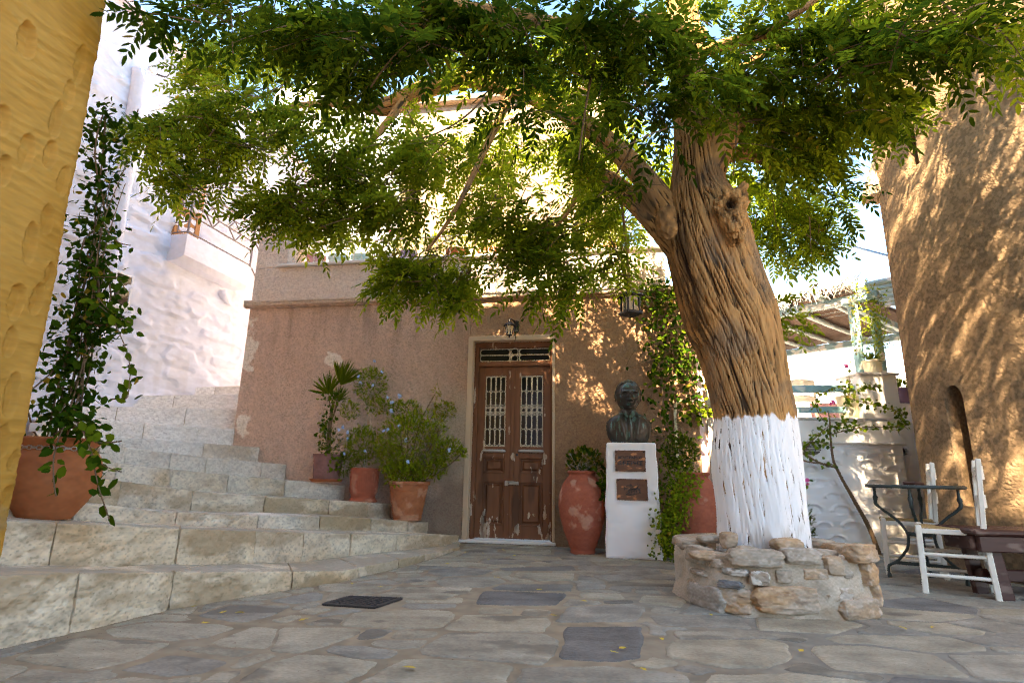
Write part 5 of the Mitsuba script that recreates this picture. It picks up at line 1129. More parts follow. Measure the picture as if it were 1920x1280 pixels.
for l, n, sp in [([(198, 215, 3.5), (192, 300, 3.5), (180, 390, 3.5), (172, 480, 3.45), (152, 560, 3.45), (128, 650, 3.4), (105, 740, 3.4), (90, 815, 3.4)], 1500, .075), ([(165, 480, 3.45), (185, 560, 3.4), (165, 640, 3.4), (150, 730, 3.4), (125, 800, 3.35)], 620, .07), ([(150, 590, 3.35), (195, 610, 3.3), (228, 590, 3.25)], 120, .045), ([(100, 815, 3.3), (145, 800, 3.25), (172, 815, 3.2)], 110, .05)]:
    pts_ = [P(*q) for q in l]; lf.append(strand(pts_, int(n * .85), .052, (.0, .22), 1.0, OVATE, sp * .9, rng=R3)); stems.append(tube(smooth_path(pts_, 20), .007, 4, False)); stems.append(tube(smooth_path(np.array(pts_) + R3.normal(0, .04, (len(pts_), 3)), 20), .006, 4, False))
for l in ([(160, 560, 3.3), (205, 590, 3.25), (222, 620, 3.2), (244, 700, 3.15), (240, 745, 3.15), (210, 748, 3.2)], [(190, 400, 3.3), (215, 450, 3.25), (245, 460, 3.2)], [(180, 520, 3.3), (215, 520, 3.25), (235, 545, 3.2)], [(185, 560, 3.3), (215, 590, 3.25), (245, 605, 3.2)], [(140, 790, 3.2), (165, 830, 3.05), (175, 870, 3.0), (190, 930, 2.98), (205, 972, 2.98)], [(165, 800, 3.2), (190, 830, 3.05), (228, 826, 3.0)], [(170, 840, 3.05), (190, 870, 3.0), (228, 884, 3.0)], [(120, 800, 3.15), (100, 870, 3.05), (105, 930, 3.03)]):
    pts_ = [P(*q) for q in l]; lf.append(strand(pts_, int(len(l) * 6), .062, (.08, .5), 1.0, OVATE, .016, rng=R3)); stems.append(tube(smooth_path(pts_, 20), .0035, 4, False))
m, uv = joinuv(lf); part(t, 'foliage', m, 'm_ivy', smooth=True, uv=uv); part(t, 'stems', cat(stems), 'm_twig', smooth=True)
part(t, 'label_stake', cat([bar(LP + [.02, -.12, .43], LP + [.05, -.14, .56], .008, .004), box(LP[0] - .07, LP[0] + .0, LP[1] - .16, LP[1] - .155, LP[2] + .49, LP[2] + .54, .001)]), 'm_whitepaint')
# three pots on the steps
P1, P2, P3 = fw(-1.62, .30, .665), fw(-1.14, .30, .445), fw(-.585, .31, .262)
prof1 = [(.02, .03), (.15, .03), (.155, .04), (.165, .18), (.172, .30), (.178, .305), (.178, .318), (.165, .318), (.160, .27)]
t1 = pot('purple_pot', 'dull purple brown planter with saucer, highest of the three pots on the steps', 'flower pot', prof1, P1, (.98, .1)); soil(t1, .16, P1 + [0, 0, .27])
part(t1, 'saucer', move(lathe([(.0, 0), (.17, 0), (.195, .03), (.188, .032), (.165, .012), (0, .012)], 40), *P1), 'm_terra', smooth=30, tone=(.3, .1))
prof2 = [(.02, 0), (.155, 0), (.16, .02), (.152, .03), (.135, .05), (.135, .07), (.152, .10), (.155, .11), (.160, .36), (.166, .37), (.166, .385), (.155, .385), (.15, .33)]
t2 = pot('red_pot', 'red fluted planter, middle one of the three pots on the steps', 'flower pot', prof2, P2, (.05, .5)); soil(t2, .15, P2 + [0, 0, .33])
part(t2, 'flutes', cat([tube([P2 + [.156 * math.cos(a), .156 * math.sin(a), .115], P2 + [.161 * math.cos(a), .161 * math.sin(a), .355]], .006, 5) for a in np.linspace(0, 2 * np.pi, 44)[:-1]]), 'm_terra', smooth=True, tone=(.05, .5))
prof3 = [(.02, 0), (.158, 0), (.162, .012), (.156, .02), (.164, .035), (.158, .045), (.168, .06), (.205, .30), (.215, .318), (.208, .325), (.216, .335), (.222, .385), (.236, .39), (.240, .405), (.238, .425), (.222, .428), (.215, .38)]
t3 = pot('terracotta_pot', 'large orange terracotta pot, lowest of the three pots on the steps', 'flower pot', prof3, P3, (.62, .6)); soil(t3, .215, P3 + [0, 0, .37])
# palm
t = thing('fan_palm', 'small potted fan palm with stiff pointed fronds on the purple planter', 'palm')
lf, st_ = [], []
top = P1 + [-.0, 0, .30]
tr = [P1 + [0, 0, .28], P1 + [-.02, 0, .6], P1 + [.0, 0, .95]]
for (du, dv, nb, sp, L_) in [(-12, -4, 22, 1.1, .30), (12, -22, 22, .8, .33), (10, 10, 14, 1.0, .2)]:
    c = P1 + FS * (du / 165) + np.array([0, 0, 1.02 - dv / 165]); ax = unit(FS * du / 30 + np.array([0, 0, 1.0]))
    st_.append(tube([P1 + [0, 0, .3], P1 + [0, 0, .7], c], .006, 4))
    sd = unit(np.cross(ax, FN))
    a = np.linspace(-sp, sp, nb); d = np.cos(a)[:, None] * ax + np.sin(a)[:, None] * sd + R3.normal(0, .05, (nb, 3))
    lf.append(leaves(np.repeat(c[None], nb, 0), d, FN + R3.normal(0, .3, (nb, 3)), L_ * R3.uniform(.85, 1.1, nb), LANCE, LF, .22, R3.uniform(.25, .6, nb), 0.02, R3))
m, uv = joinuv(lf); part(t, 'fronds', m, 'm_ivy', smooth=True, uv=uv); part(t, 'stem', cat(st_ + [tube(smooth_path(tr, 10), np.linspace(.03, .018, 10), 8)]), 'm_twig', smooth=True)
t = thing('creeper', 'dark creeper twining up the palm stem in the purple planter', 'plant')
lf = [strand([P1 + [0, -.05, .32], P1 + [-.05, -.06, .55], P1 + [-.03, -.05, .75], P1 + [.02, -.05, 1.02], P1 + [-.12, -.05, .95]], 190, .05, (.1, .5), 1.0, OVATE, .05, rng=R3), strand([P1 + [.05, -.1, .34], P1 + [.14, -.15, .25], P1 + [.18, -.16, .10]], 70, .045, (.2, .6), 1, OVATE, .05, rng=R3), bush(P1 + [.02, -.03, .45], [.16, .13, .18], 170, .045, (.1, .5), .2, rng=R3)]
m, uv = joinuv(lf); part(t, 'foliage', m, 'm_ivy', smooth=True, uv=uv)
def fq(u, v, n=.3): s, z = fsz(u, v, n); return fw(s, n, z)
t = thing('plumbago', 'tall straggly plumbago with pale blue flowers growing in the red pot', 'shrub')
lf = [bush(fq(695, 722, .18), [.22, .12, .24], 700, .045, (.5, 1), .05, rng=R3), bush(fq(712, 762, .2), [.20, .14, .10], 260, .045, (.5, 1), .08, rng=R3), bush(fq(680, 835, .3), [.24, .2, .24], 1000, .045, (.4, .95), .06, rng=R3), bush(fq(655, 770, .2), [.12, .1, .12], 180, .045, (.5, 1), .05, rng=R3), bush(fq(735, 860, .3), [.16, .2, .20], 420, .045, (.4, .95), .12, rng=R3), bush(fq(650, 870, .32), [.14, .12, .14], 280, .045, (.2, .8), .05, rng=R3)]
m, uv = joinuv(lf); part(t, 'foliage', m, 'm_ivy', smooth=True, uv=uv)
stp = [tube(smooth_path([P2 + [0, 0, .33], fq(686, 800, .25), fq(705, 700, .15)], 14), .006, 4), tube(smooth_path([P2 + [.02, 0, .33], fq(695, 770, .2), fq(712, 690, .12)], 14), .005, 4), tube([fq(690, 770, .35), fq(712, 805, .36)], .003, 4), tube([fq(698, 768, .35), fq(688, 838, .36)], .003, 4)]
part(t, 'stems', cat(stp), 'm_drywood', smooth=True)
for (u, v) in [(702, 678), (716, 698), (672, 706), (676, 718), (700, 723), (635, 806), (644, 800), (652, 810), (652, 822), (645, 850), (685, 845), (727, 745)]: part(t, 'flower', flowers([fq(u, v, .42)], .024, R3), 'm_flower')
t = thing('plumbago', 'rounded yellow green plumbago bush filling the large terracotta pot', 'shrub')
lf = [bush(fq(775, 835, .34), [.46, .26, .44], 3300, .045, (.5, 1.1), .12, rng=R3), bush(fq(760, 890, .36), [.28, .22, .16], 750, .05, (.6, 1.1), .05, rng=R3), bush(fq(760, 770, .25), [.22, .14, .14], 420, .045, (.4, 1), .12, rng=R3), bush(fq(832, 770, .12), [.16, .08, .12], 260, .045, (.5, 1), .3, rng=R3), bush(fq(845, 845, .22), [.16, .10, .14], 260, .05, (.5, 1), .05, rng=R3), bush(fq(818, 735, .1), [.05, .04, .09], 40, .04, (.6, 1), .9, rng=R3), bush(fq(865, 850, .2), [.07, .05, .04], 60, .055, (.6, 1), .03, rng=R3), bush(fq(820, 880, .3), [.12, .12, .12], 200, .05, (.4, 1), .05, rng=R3)]
m, uv = joinuv(lf); part(t, 'foliage', m, 'm_ivy', smooth=True, uv=uv)
part(t, 'stems', cat([tube(smooth_path([P3 + [.02, 0, .38], fq(815, 890, .3), fq(870, 845, .2)], 14), .006, 4), tube(smooth_path([P3 + [0, 0, .38], fq(780, 820, .25), fq(815, 740, .1)], 14), .006, 4)] + [tube(smooth_path([P3 + [R3.uniform(-.1, .1), 0, .38], fq(R3.uniform(730, 830), R3.uniform(770, 860), .3)], 8), .004, 4) for _ in range(12)]), 'm_twig', smooth=True)
for (u, v) in [(749, 742), (734, 770), (748, 800), (720, 808), (728, 806), (762, 825), (765, 866), (842, 843), (735, 755)]: part(t, 'flower', flowers([fq(u, v, .55)], .028, R3), 'm_flower')
# big jars
profJ = np.array([(.02, 0), (.125, 0), (.13, .02), (.125, .04), (.135, .06), (.19, .20), (.235, .36), (.252, .48), (.245, .58), (.215, .68), (.165, .755), (.140, .785), (.142, .80), (.155, .812), (.158, .828), (.150, .836), (.13, .83), (.125, .78)])
J1, J2 = np.array([.775, 6.16, .0]), np.array([1.90, 5.93, .0])
t = pot('clay_jar', 'tall red clay jar standing between brown door and white pedestal', 'jar', profJ, J1, (.0, .75), .012, 72, ); soil(t, .13, J1 + [0, 0, .78])
t = pot('clay_jar', 'tall red clay jar half hidden by greenery behind the stone planter', 'jar', profJ, J2, (.04, .6), .012, 72); soil(t, .13, J2 + [0, 0, .78])
t = thing('ivy', 'straggly dry ivy hanging over the rim of the jar by the door', 'plant')
lf = [bush(J1 + [.02, -.03, .93], [.20, .16, .15], 420, .05, (.0, .4), .22, rng=R3, shape=OVATE), strand([J1 + [.14, -.12, .84], J1 + [.21, -.2, .72], J1 + [.22, -.22, .56]], 60, .06, (.05, .4), 1, OVATE, .035, rng=R3), strand([J1 + [.16, -.1, .9], J1 + [.27, -.1, .8], J1 + [.3, -.1, .7]], 40, .05, (.05, .4), 1, OVATE, .03, rng=R3)]
m, uv = joinuv(lf); part(t, 'foliage', m, 'm_ivy', smooth=True, uv=uv)
part(t, 'stems', cat([tube(smooth_path([J1 + [R3.uniform(-.08, .08), R3.uniform(-.08, .08), .79], J1 + [R3.uniform(-.2, .2), R3.uniform(-.2, .05), R3.uniform(.88, 1.05)]], 6), .003, 3, False) for _ in range(30)]), 'm_drywood')
t = thing('trailing_plant', 'bright green trailing plant falling beside the pedestal over the right jar', 'plant')
def g1(u, v, Y): return P(u, v, Y)
lf = [strand([g1(1290, 880, 5.85), g1(1268, 940, 5.62), g1(1252, 1000, 5.55), g1(1248, 1040, 5.55)], 900, .035, (.35, .95), 1, OVATE, .06, rng=R3), strand([g1(1255, 870, 5.9), g1(1255, 960, 5.7), g1(1250, 1030, 5.6)], 600, .035, (.1, .6), 1, OVATE, .075, rng=R3), strand([g1(1310, 890, 5.8), g1(1300, 930, 5.6), g1(1275, 985, 5.55)], 150, .035, (.5, 1), 1, OVATE, .035, rng=R3), bush(g1(1275, 850, 5.95), [.20, .15, .20], 650, .04, (.05, .6), .03, rng=R3, shape=OVATE), strand([g1(1345, 930, 5.9), g1(1352, 990, 5.85)], 160, .035, (.1, .6), 1, OVATE, .05, rng=R3), bush(g1(1255, 1010, 5.75), [.10, .12, .20], 420, .035, (.1, .7), .03, rng=R3, shape=OVATE)]
m, uv = joinuv(lf); part(t, 'foliage', m, 'm_ivy', smooth=True, uv=uv)
t = thing('wall_ivy', 'dark ivy climbing the brown wall between hanging lantern and tree trunk', 'plant')
lf, st_ = [], []
for (pts_, n, sp, sh) in [([(1215, 545), (1240, 600), (1262, 660), (1300, 720)], 420, .14, (.0, .42)), ([(1250, 560), (1275, 620), (1290, 700), (1300, 780)], 300, .13, (.0, .35)), ([(1240, 690), (1245, 760), (1260, 830), (1268, 860)], 180, .13, (.0, .35)), ([(1235, 580), (1232, 640), (1240, 720)], 150, .10, (.0, .55)), ([(1300, 780), (1318, 760), (1330, 770)], 90, .06, (.3, .9)), ([(1190, 560), (1220, 550), (1260, 545)], 160, .08, (.05, .5)), ([(1080, 540), (1120, 520), (1180, 500), (1180, 560)], 120, .12, (.1, .6))]:
    w = [fq(u, v, .14) for u, v in pts_]; lf.append(strand(w, n, .065, sh, 1, OVATE, sp, rng=R3)); st_.append(tube(smooth_path(w, 20), .006, 4, False))
for _ in range(26):
    u, v = R3.uniform(1215, 1300), R3.uniform(520, 800); st_.append(tube(smooth_path([fq(u, v, .06), fq(u + R3.normal(0, 25), v + 30, .09), fq(u + R3.normal(0, 40), v + R3.uniform(40, 120), .06)], 8), .003, 3, False))
m, uv = joinuv(lf); part(t, 'foliage', m, 'm_ivy', smooth=True, uv=uv); part(t, 'stems', cat(st_), 'm_twig')
tw_ = []
for _ in range(46):
    u, v = R3.uniform(1180, 1245), R3.uniform(470, 520); tw_.append(tube(smooth_path([fq(u, v, .08), fq(u + R3.normal(0, 18), v + R3.uniform(5, 30), .14), fq(u + R3.normal(0, 34), v + R3.uniform(15, 60), .08)], 7), .004, 3, False))
t = thing('dry_twigs', 'tangle of dry bare twigs on the wall below the blue window', 'plant'); part(t, 'stems', cat(tw_), 'm_drywood')
t = thing('hanging_cable', 'pale blue grey cable hanging down the brown wall from the roof terrace', 'cable'); put(t, tube(smooth_path([fq(1204, 474, .06), fq(1204, 500, .07), fq(1208, 540, .07), fq(1210, 560, .07), fq(1216, 575, .06)], 20), .011, 6), 'm_metal', smooth=True)

# ================================================================== LANTERNS
t = thing('wall_lantern', 'small black wall lantern with frosted glass above the brown door', 'lantern')
s, z = fsz(955, 628, .16); LO = np.array([s, -.16, z])
def L_(prof, k=6): return xf(lathe(np.array(prof) + [0, LO[2]], k).apply_translation([LO[0], LO[1], 0]), MF)
part(t, 'glass', L_([(.028, 0), (.052, .115), (.0, .116)], 6), 'm_frost', smooth=10)
part(t, 'cap', L_([(.075, .112), (.078, .122), (.045, .150), (.018, .165), (.012, .185), (.0, .19)], 6), 'm_black', smooth=10)
part(t, 'foot', L_([(.0, -.035), (.008, -.03), (.010, -.012), (.034, -.004), (.034, .004), (0, .006)], 6), 'm_black', smooth=10)
ribs = [tube([(LO[0] + .030 * math.cos(a), LO[1] + .030 * math.sin(a), LO[2]), (LO[0] + .055 * math.cos(a), LO[1] + .055 * math.sin(a), LO[2] + .115)], .004, 4) for a in np.arange(6) * math.pi / 3]
part(t, 'ribs', xf(cat(ribs), MF), 'm_black', smooth=True)
arm = smooth_path([(LO[0], LO[1], LO[2] + .185), (LO[0] + .01, LO[1] + .02, LO[2] + .21), (LO[0] + .04, LO[1] + .09, LO[2] + .20), (LO[0] + .06, -.02, LO[2] + .14)], 16)
part(t, 'arm', xf(tube(arm, .010, 6), MF), 'm_black', smooth=True)
part(t, 'wall_plate', xf(box(LO[0] + .03, LO[0] + .09, -.025, .004, LO[2] + .07, LO[2] + .22, .01), MF), 'm_black')
part(t, 'wire', xf(tube(smooth_path([(LO[0] + .05, -.02, LO[2] + .06), (LO[0] + .055, -.018, LO[2] + .0), (LO[0] + .04, -.02, LO[2] - .05)], 10), .004, 4), MF), 'm_black', smooth=True)
t = thing('hanging_lantern', 'square black lantern with cream panes hanging from a rope in the tree', 'lantern')
LH = P(1182, 588, 5.1)
a0 = .35; px_m = 5.2 / FPX
hw, hh = 12.5 * px_m, 30 * px_m
MH = np.eye(4); c, s_ = math.cos(a0), math.sin(a0); MH[:3, :3] = [[c, -s_, 0], [s_, c, 0], [0, 0, 1]]; MH[:3, 3] = LH
part(t, 'base', xf(box(-hw * 1.35, hw * 1.35, -hw * 1.35, hw * 1.35, -.012, .018, .006), MH), 'm_black')
part(t, 'panes', xf(box(-hw * .86, hw * .86, -hw * .86, hw * .86, .019, .019 + hh, .002), MH), 'm_frost')
part(t, 'posts', xf(cat([box(x - .008, x + .008, y - .008, y + .008, .018, .02 + hh, .002) for x in (-hw, hw) for y in (-hw, hw)] + [box(-.004, .004, y - .004, y + .004, .018, .02 + hh, .001) for y in (-hw * .93, hw * .93)] + [box(y - .004, y + .004, -.004, .004, .018, .02 + hh, .001) for y in (-hw * .93, hw * .93)]), MH), 'm_black')
rf = trimesh.convex.convex_hull(np.array([(x * hw * 1.6, y * hw * 1.6, .02 + hh) for x in (-1, 1) for y in (-1, 1)] + [(x * hw * 1.6, y * hw * 1.6, .032 + hh) for x in (-1, 1) for y in (-1, 1)] + [(x * hw * .8, y * hw * .8, .06 + hh) for x in (-1, 1) for y in (-1, 1)]))
part(t, 'roof', xf(rf, MH), 'm_black')
part(t, 'hook', tube([LH + [0, 0, .055 + hh], LH + [0, 0, .11 + hh]], .006, 5), 'm_black')
t = thing('rope', 'frayed brown rope holding the hanging lantern below the limb', 'rope')
rp = smooth_path([LH + [0, 0, .10 + hh], P(1178, 500, 5.05), P(1172, 440, 4.8), P(1165, 380, 4.45), P(1158, 335, 4.3)], 60)
w = np.linspace(0, 1, 60); rp2 = [tube(rp + np.stack([.008 * np.cos(w * 90 + q), .008 * np.sin(w * 90 + q), 0 * w], 1), .007, 5) for q in (0, 2.1, 4.2)]
kn = [rock(.05, .05, .07, 3, 2), rock(.06, .06, .09, 4, 2)]
kn[0].apply_translation(rp[4]); kn[1].apply_translation(rp[20]); put(t, cat(rp2 + kn), 'm_rope', smooth=True)

# ================================================================== FURNITURE
def chair(origin, ang, label):
    t = thing('taverna_chair', label, 'chair', 'cream wooden chairs with rush seats')
    M = np.eye(4); c, s = math.cos(ang), math.sin(ang); M[:3, :3] = [[c, -s, 0], [s, c, 0], [0, 0, 1]]; M[:3, 3] = origin
    add = lambda b, m, mat_='m_paint', **k: part(t, b, xf(m, M), mat_, **({'tone': (0, 0)} if mat_ == 'm_paint' else {}), **k)
    w, d = .18, .19                                   # chair faces -x; y is its width
    for y in (-w, w):
        add('leg', bar((-d, y, 0), (-d + .01, y, .47), .038, .038))
        bp = [(d + .02, y, 0), (d, y, .45), (d + .035, y, .94)]
        add('leg', cat([bar(bp[0], bp[1], .036, .036), bar(bp[1], bp[2], .034, .036)]))
    for z, y in ((.13, -w), (.13, w), (.27, -w), (.27, w), (.165, -w), (.165, w)): 
        if z != .165: add('stretcher', tube([(-d, y, z), (d + .01, y, z + .005)], .013, 8), smooth=True)
    for z, x in ((.17, -d), (.32, -d), (.20, d)): add('stretcher', bar((x, -w, z), (x, w, z), .018, .03))
    add('seat_rail', cat([bar((-d, -w, .43), (d, -w, .43), .028, .035), bar((-d, w, .43), (d, w, .43), .028, .035), bar((-d, -w, .43), (-d, w, .43), .028, .035)]))
    st = [tube(np.array([(-d - .012, y, .452), (0, y * .9, .448), (d, y, .452)]), .009, 5) for y in np.linspace(-w - .01, w + .01, 22)]
    add('seat', cat(st + [box(-d - .005, d, -w - .005, w + .005, .432, .449, .004)]), 'm_rush', smooth=30)
    for z0, h_ in ((.84, .085), (.64, .075)):
        a = np.linspace(-w + .01, w - .01, 14); g = []
        for th_ in (.012, -.012):
            top_ = np.stack([d + .028 * (z0 - .45) / .45 + th_ + .030 * (1 - (a / w) ** 2), a, z0 + h_ / 2 + .015 * (1 - (a / w) ** 2)], 1); bot = np.stack([top_[:, 0], a, a * 0 + z0 - h_ / 2], 1); g += [top_, bot]
        loop = np.stack([g[0], g[1], g[3], g[2], g[0]], 0)
        m = grid_mesh(loop); add('back_slat', cat([m, (m.vertices[[0, 14, 42, 28]], np.array([(0, 2, 1), (1, 2, 3)]))]))
        for y in (-w + .015, w - .015):
            for dz in (-.018, .018):
                s_ = trimesh.creation.icosphere(1, .006); s_.apply_translation([d + .01, y, z0 + dz]); add('nail', s_, 'm_metal', smooth=True)
    return t
TB = np.array([3.36, 4.79, 0])
chair(np.array([3.24, 4.32, 0]), -.62, 'cream wooden chair nearest to the dark bench, with rush seat')
chair(np.array([3.50, 5.14, 0]), -.55, 'cream wooden chair half hidden behind the round iron table')
t = thing('iron_table', 'round dark metal cafe table with curved iron legs by the ochre wall', 'table')
part(t, 'top', move(lathe([(0, .722), (.335, .722), (.345, .726), (.348, .735), (.345, .746), (.335, .75), (0, .75)], 56), *TB), 'm_iron', smooth=30)
for a in (2.42, 3.98, 5.55, .85):
    pth = smooth_path([(.285, .72), (.285, .66), (.29, .60), (.265, .565), (.19, .50), (.115, .42), (.085, .34), (.10, .26), (.15, .18), (.205, .125), (.245, .10), (.25, .085), (.245, .0)], 50) if False else None
    q = np.array([(.285, .72, 0), (.285, .66, 0), (.29, .60, 0), (.262, .560, 0), (.19, .50, 0), (.118, .42, 0), (.088, .34, 0), (.10, .26, 0), (.15, .18, 0), (.205, .125, 0), (.248, .10, 0), (.256, .075, 0), (.252, .0, 0)])
    q = smooth_path(q, 60); r = np.full(60, .011); r[(q[:, 1] > .625) & (q[:, 1] < .66)] = .019; r[(q[:, 1] < .03)] = .016; r[(q[:, 1] > .57) & (q[:, 1] < .625)] = .014
    part(t, 'leg', move(tube(np.stack([q[:, 0] * math.cos(a), q[:, 0] * math.sin(a), q[:, 1]], 1), r, 8), *TB), 'm_iron', smooth=True)
part(t, 'ring', move(cat([box(-.09, .09, -.012, .012, .345, .375, .004), box(-.012, .012, -.09, .09, .344, .374, .004)]), *TB, .6), 'm_iron')
part(t, 'stretcher', move(cat([box(-.21, .21, -.010, .010, .115, .14, .004), box(-.010, .010, -.21, .21, .114, .139, .004)]), *TB, .85), 'm_iron')
t = thing('ashtray', 'small square brown ashtray lying on the round iron table', 'ashtray')
ap = TB + [.02, .03, .751]
part(t, 'dish', move(tri(man(box(-.055, .055, -.055, .055, 0, .026, .006)) - man(box(-.043, .043, -.043, .043, .008, .05, .004))), *ap, .3), 'm_darkwood')
t = thing('wooden_bench', 'heavy dark brown wooden bench at the right edge of the paving', 'bench')
BO = np.array([3.19, 4.02, 0]); MBn = np.eye(4); c, s = math.cos(-.10), math.sin(-.10); MBn[:3, :3] = [[c, -s, 0], [s, c, 0], [0, 0, 1]]; MBn[:3, 3] = BO
def bb(base, m): part(t, base, xf(m, MBn), 'm_darkwood')
bb('top_plank', box(-.02, 1.9, -.03, .19, .425, .465, .012)); bb('top_plank', box(-.02, 1.9, .195, .41, .426, .466, .012))
bb('apron', box(.02, 1.86, .0, .04, .315, .424, .008)); bb('apron', box(.02, 1.86, .34, .38, .315, .424, .008)); bb('apron', box(.0, .04, .042, .338, .32, .423, .008))
for x in (.13, 1.65):
    for y in (.045, .29): bb('leg', bar((x, y + .025, .424), (x + .05, y + .025, 0), .085, .05))
bb('stretcher', box(.10, 1.75, .15, .20, .11, .19, .008)); bb('end_stretcher', box(.14, .18, .06, .32, .09, .17, .008))

# ================================================================== THINGS ON THE WHITE TERRACE
def chair_back(o, label):
    t = thing('terrace_chair', label, 'chair'); x, y, z = o
    for dx in (-.2, .2): part(t, 'post', bar((x + dx, y, z - .6), (x + dx, y + .03, z + .33), .04, .03), 'm_paint', tone=(0, 0))
    for dz, h_ in ((.27, .10), (.02, .10), (-.15, .08)):
        a = np.linspace(-.2, .2, 12); arc = .03 * (1 - (a / .2) ** 2)
        g = np.stack([np.stack([x + a, y - arc + th_, z + dz + s_ * h_ / 2 + arc * .8], 1) for th_, s_ in ((0, -1), (0, 1), (.02, 1), (.02, -1), (0, -1))], 0)
        part(t, 'back_slat', grid_mesh(g), 'm_paint', tone=(0, 0))
    part(t, 'seat', box(x - .2, x + .2, y - .4, y, z - .45, z - .41, .006), 'm_rush')
    for dx in (-.2, .2): part(t, 'leg', bar((x + dx, y - .38, z - .6), (x + dx, y - .38, z - .42), .04, .03), 'm_paint', tone=(0, 0))
q = P(1506, 752, 8.6); chair_back((q[0], q[1], q[2]), 'white painted chair on the raised terrace behind the blue rails')
cp = np.array([P(1638, 700, 6.92)[0], 6.92, PZ + .031])
profc = [(.02, 0), (.085, 0), (.09, .01), (.108, .16), (.118, .165), (.12, .185), (.108, .19), (.10, .15)]
t = pot('cream_pot', 'cream plastic pot with succulent standing on the white terrace pillar', 'flower pot', profc, cp, (.5, .5), .0, 40, mat='m_cream')
soil(t, .10, cp + [0, 0, .15])
t = thing('succulent', 'spiky green succulent growing in the cream pot on the pillar', 'plant')
d = rdir(60, R3) * [1, 1, .4] + [0, 0, .35]; m, uv = leaves(np.repeat((cp + [0, 0, .18])[None], 60, 0) + R3.normal(0, .02, (60, 3)), d, np.array([0, 0, 1.]) + rdir(60, R3) * .3, R3.uniform(.09, .17, 60), LANCE, LF, .7, R3.uniform(.3, .9, 60), .02, R3)
part(t, 'foliage', m, 'm_ivy', smooth=True, uv=uv)
t = thing('post_creeper', 'light green creeper wrapped round the first blue pergola post', 'plant')
lf = [strand([P(1632, 555, 7.0), P(1640, 590, 6.95), P(1640, 630, 6.95), P(1645, 665, 6.95)], 620, .05, (.4, 1), 1, LANCE, .07, rng=R3, dry=.1), strand([P(1602, 545, 6.9), P(1600, 600, 6.9), P(1606, 660, 6.9)], 90, .045, (.4, .9), 1, LANCE, .03, rng=R3, dry=.6), strand([P(1600, 530, 6.95), P(1660, 565, 6.95)], 110, .05, (.5, 1), 1, LANCE, .05, rng=R3, dry=.3)]
m, uv = joinuv(lf); part(t, 'foliage', m, 'm_ivy', smooth=True, uv=uv)
vp = np.array([P(1687, 745, 7.25)[0], 7.27, TZ + .281])
t = pot('violet_pot', 'violet planter box with small green plant beside the white pillar', 'flower pot', [(.02, 0), (.13, 0), (.14, .01), (.155, .17), (.165, .175), (.165, .195), (.15, .195), (.145, .16)], vp, (.5, .5), 0, 36, mat='m_violet')
soil(t, .145, vp + [0, 0, .16])
t = thing('geranium', 'small round leaved green plant in the violet planter', 'plant'); m, uv = bush(vp + [0, 0, .23], [.13, .13, .10], 160, .06, (.4, 1), .02, rng=R3, shape=OVATE); part(t, 'foliage', m, 'm_ivy', smooth=True, uv=uv)
sp = np.array([P(1598, 785, 6.86)[0], 6.90, TZ + .026])
t = pot('striped_pot', 'cream ribbed plastic pot behind the lower blue terrace rail', 'flower pot', [(.02, 0), (.10, 0), (.105, .01)] + [(.107 + .002 * i + (.004 if i % 2 else 0), .02 + .02 * i) for i in range(12)] + [(.14, .27), (.14, .285), (.125, .285), (.12, .25)], sp, (.5, .5), 0, 36, mat='m_cream')
soil(t, .12, sp + [0, 0, .25])
t = thing('cloth', 'pink cloth hanging over a low table on the white terrace', 'cloth')
q = P(1555, 770, 8.9); xs_, zs_ = np.meshgrid(np.linspace(-.3, .3, 24), np.linspace(-.30, .12, 12), indexing='ij')
put(t, grid_mesh(np.stack([q[0] + xs_, q[1] + .04 * np.sin(xs_ * 22) * (.15 - zs_), q[2] + zs_], -1)), 'm_rose', smooth=True)
t = thing('bougainvillea', 'thin woody bougainvillea climbing the white wall behind the iron table', 'plant')
stm, lf = [], []
main = [(1652, 1050, 6.45), (1630, 990, 6.45), (1600, 935, 6.45), (1575, 890, 6.45), (1562, 860, 6.44), (1557, 820, 6.42), (1556, 790, 6.5), (1552, 770, 6.62)]
stm.append(tube(smooth_path([P(*q) for q in main], 40), np.linspace(.026, .007, 40), 6))
for l, n, r in [([(1568, 876, 6.44), (1540, 868, 6.42), (1510, 852, 6.4), (1498, 845, 6.4)], 14, .012), ([(1560, 870, 6.44), (1520, 866, 6.4), (1480, 850, 6.4)], 10, .010), ([(1556, 815, 6.42), (1580, 808, 6.4), (1630, 800, 6.38), (1680, 800, 6.36), (1705, 795, 6.36)], 90, .006), ([(1556, 800, 6.42), (1530, 760, 6.45), (1545, 735, 6.5), (1580, 725, 6.5), (1600, 735, 6.5)], 70, .005), ([(1590, 745, 6.5), (1625, 755, 6.45), (1665, 765, 6.42), (1690, 775, 6.4), (1690, 800, 6.4)], 110, .005), ([(1552, 800, 6.42), (1520, 830, 6.4), (1500, 860, 6.4)], 50, .005), ([(1560, 835, 6.42), (1530, 828, 6.4), (1508, 828, 6.4)], 30, .004), ([(1580, 770, 6.5), (1590, 690, 6.6), (1585, 680, 6.6)], 50, .004), ([(1560, 800, 6.4), (1575, 795, 6.4), (1600, 790, 6.38)], 60, .004), ([(1500, 905, 6.3), (1510, 900, 6.3)], 16, .004), ([(1600, 740, 6.45), (1620, 725, 6.45), (1650, 725, 6.4)], 50, .004)]:
    w = [P(*q) for q in l]; stm.append(tube(smooth_path(w, 24), r, 5)); lf.append(strand(w, n, .05, (.2, .8), 1.1, OVATE, .028, rng=R3))
lf.append(bush(P(1665, 1068, 6.2), [.22, .15, .07], 160, .05, (.4, 1), .02, rng=R3))
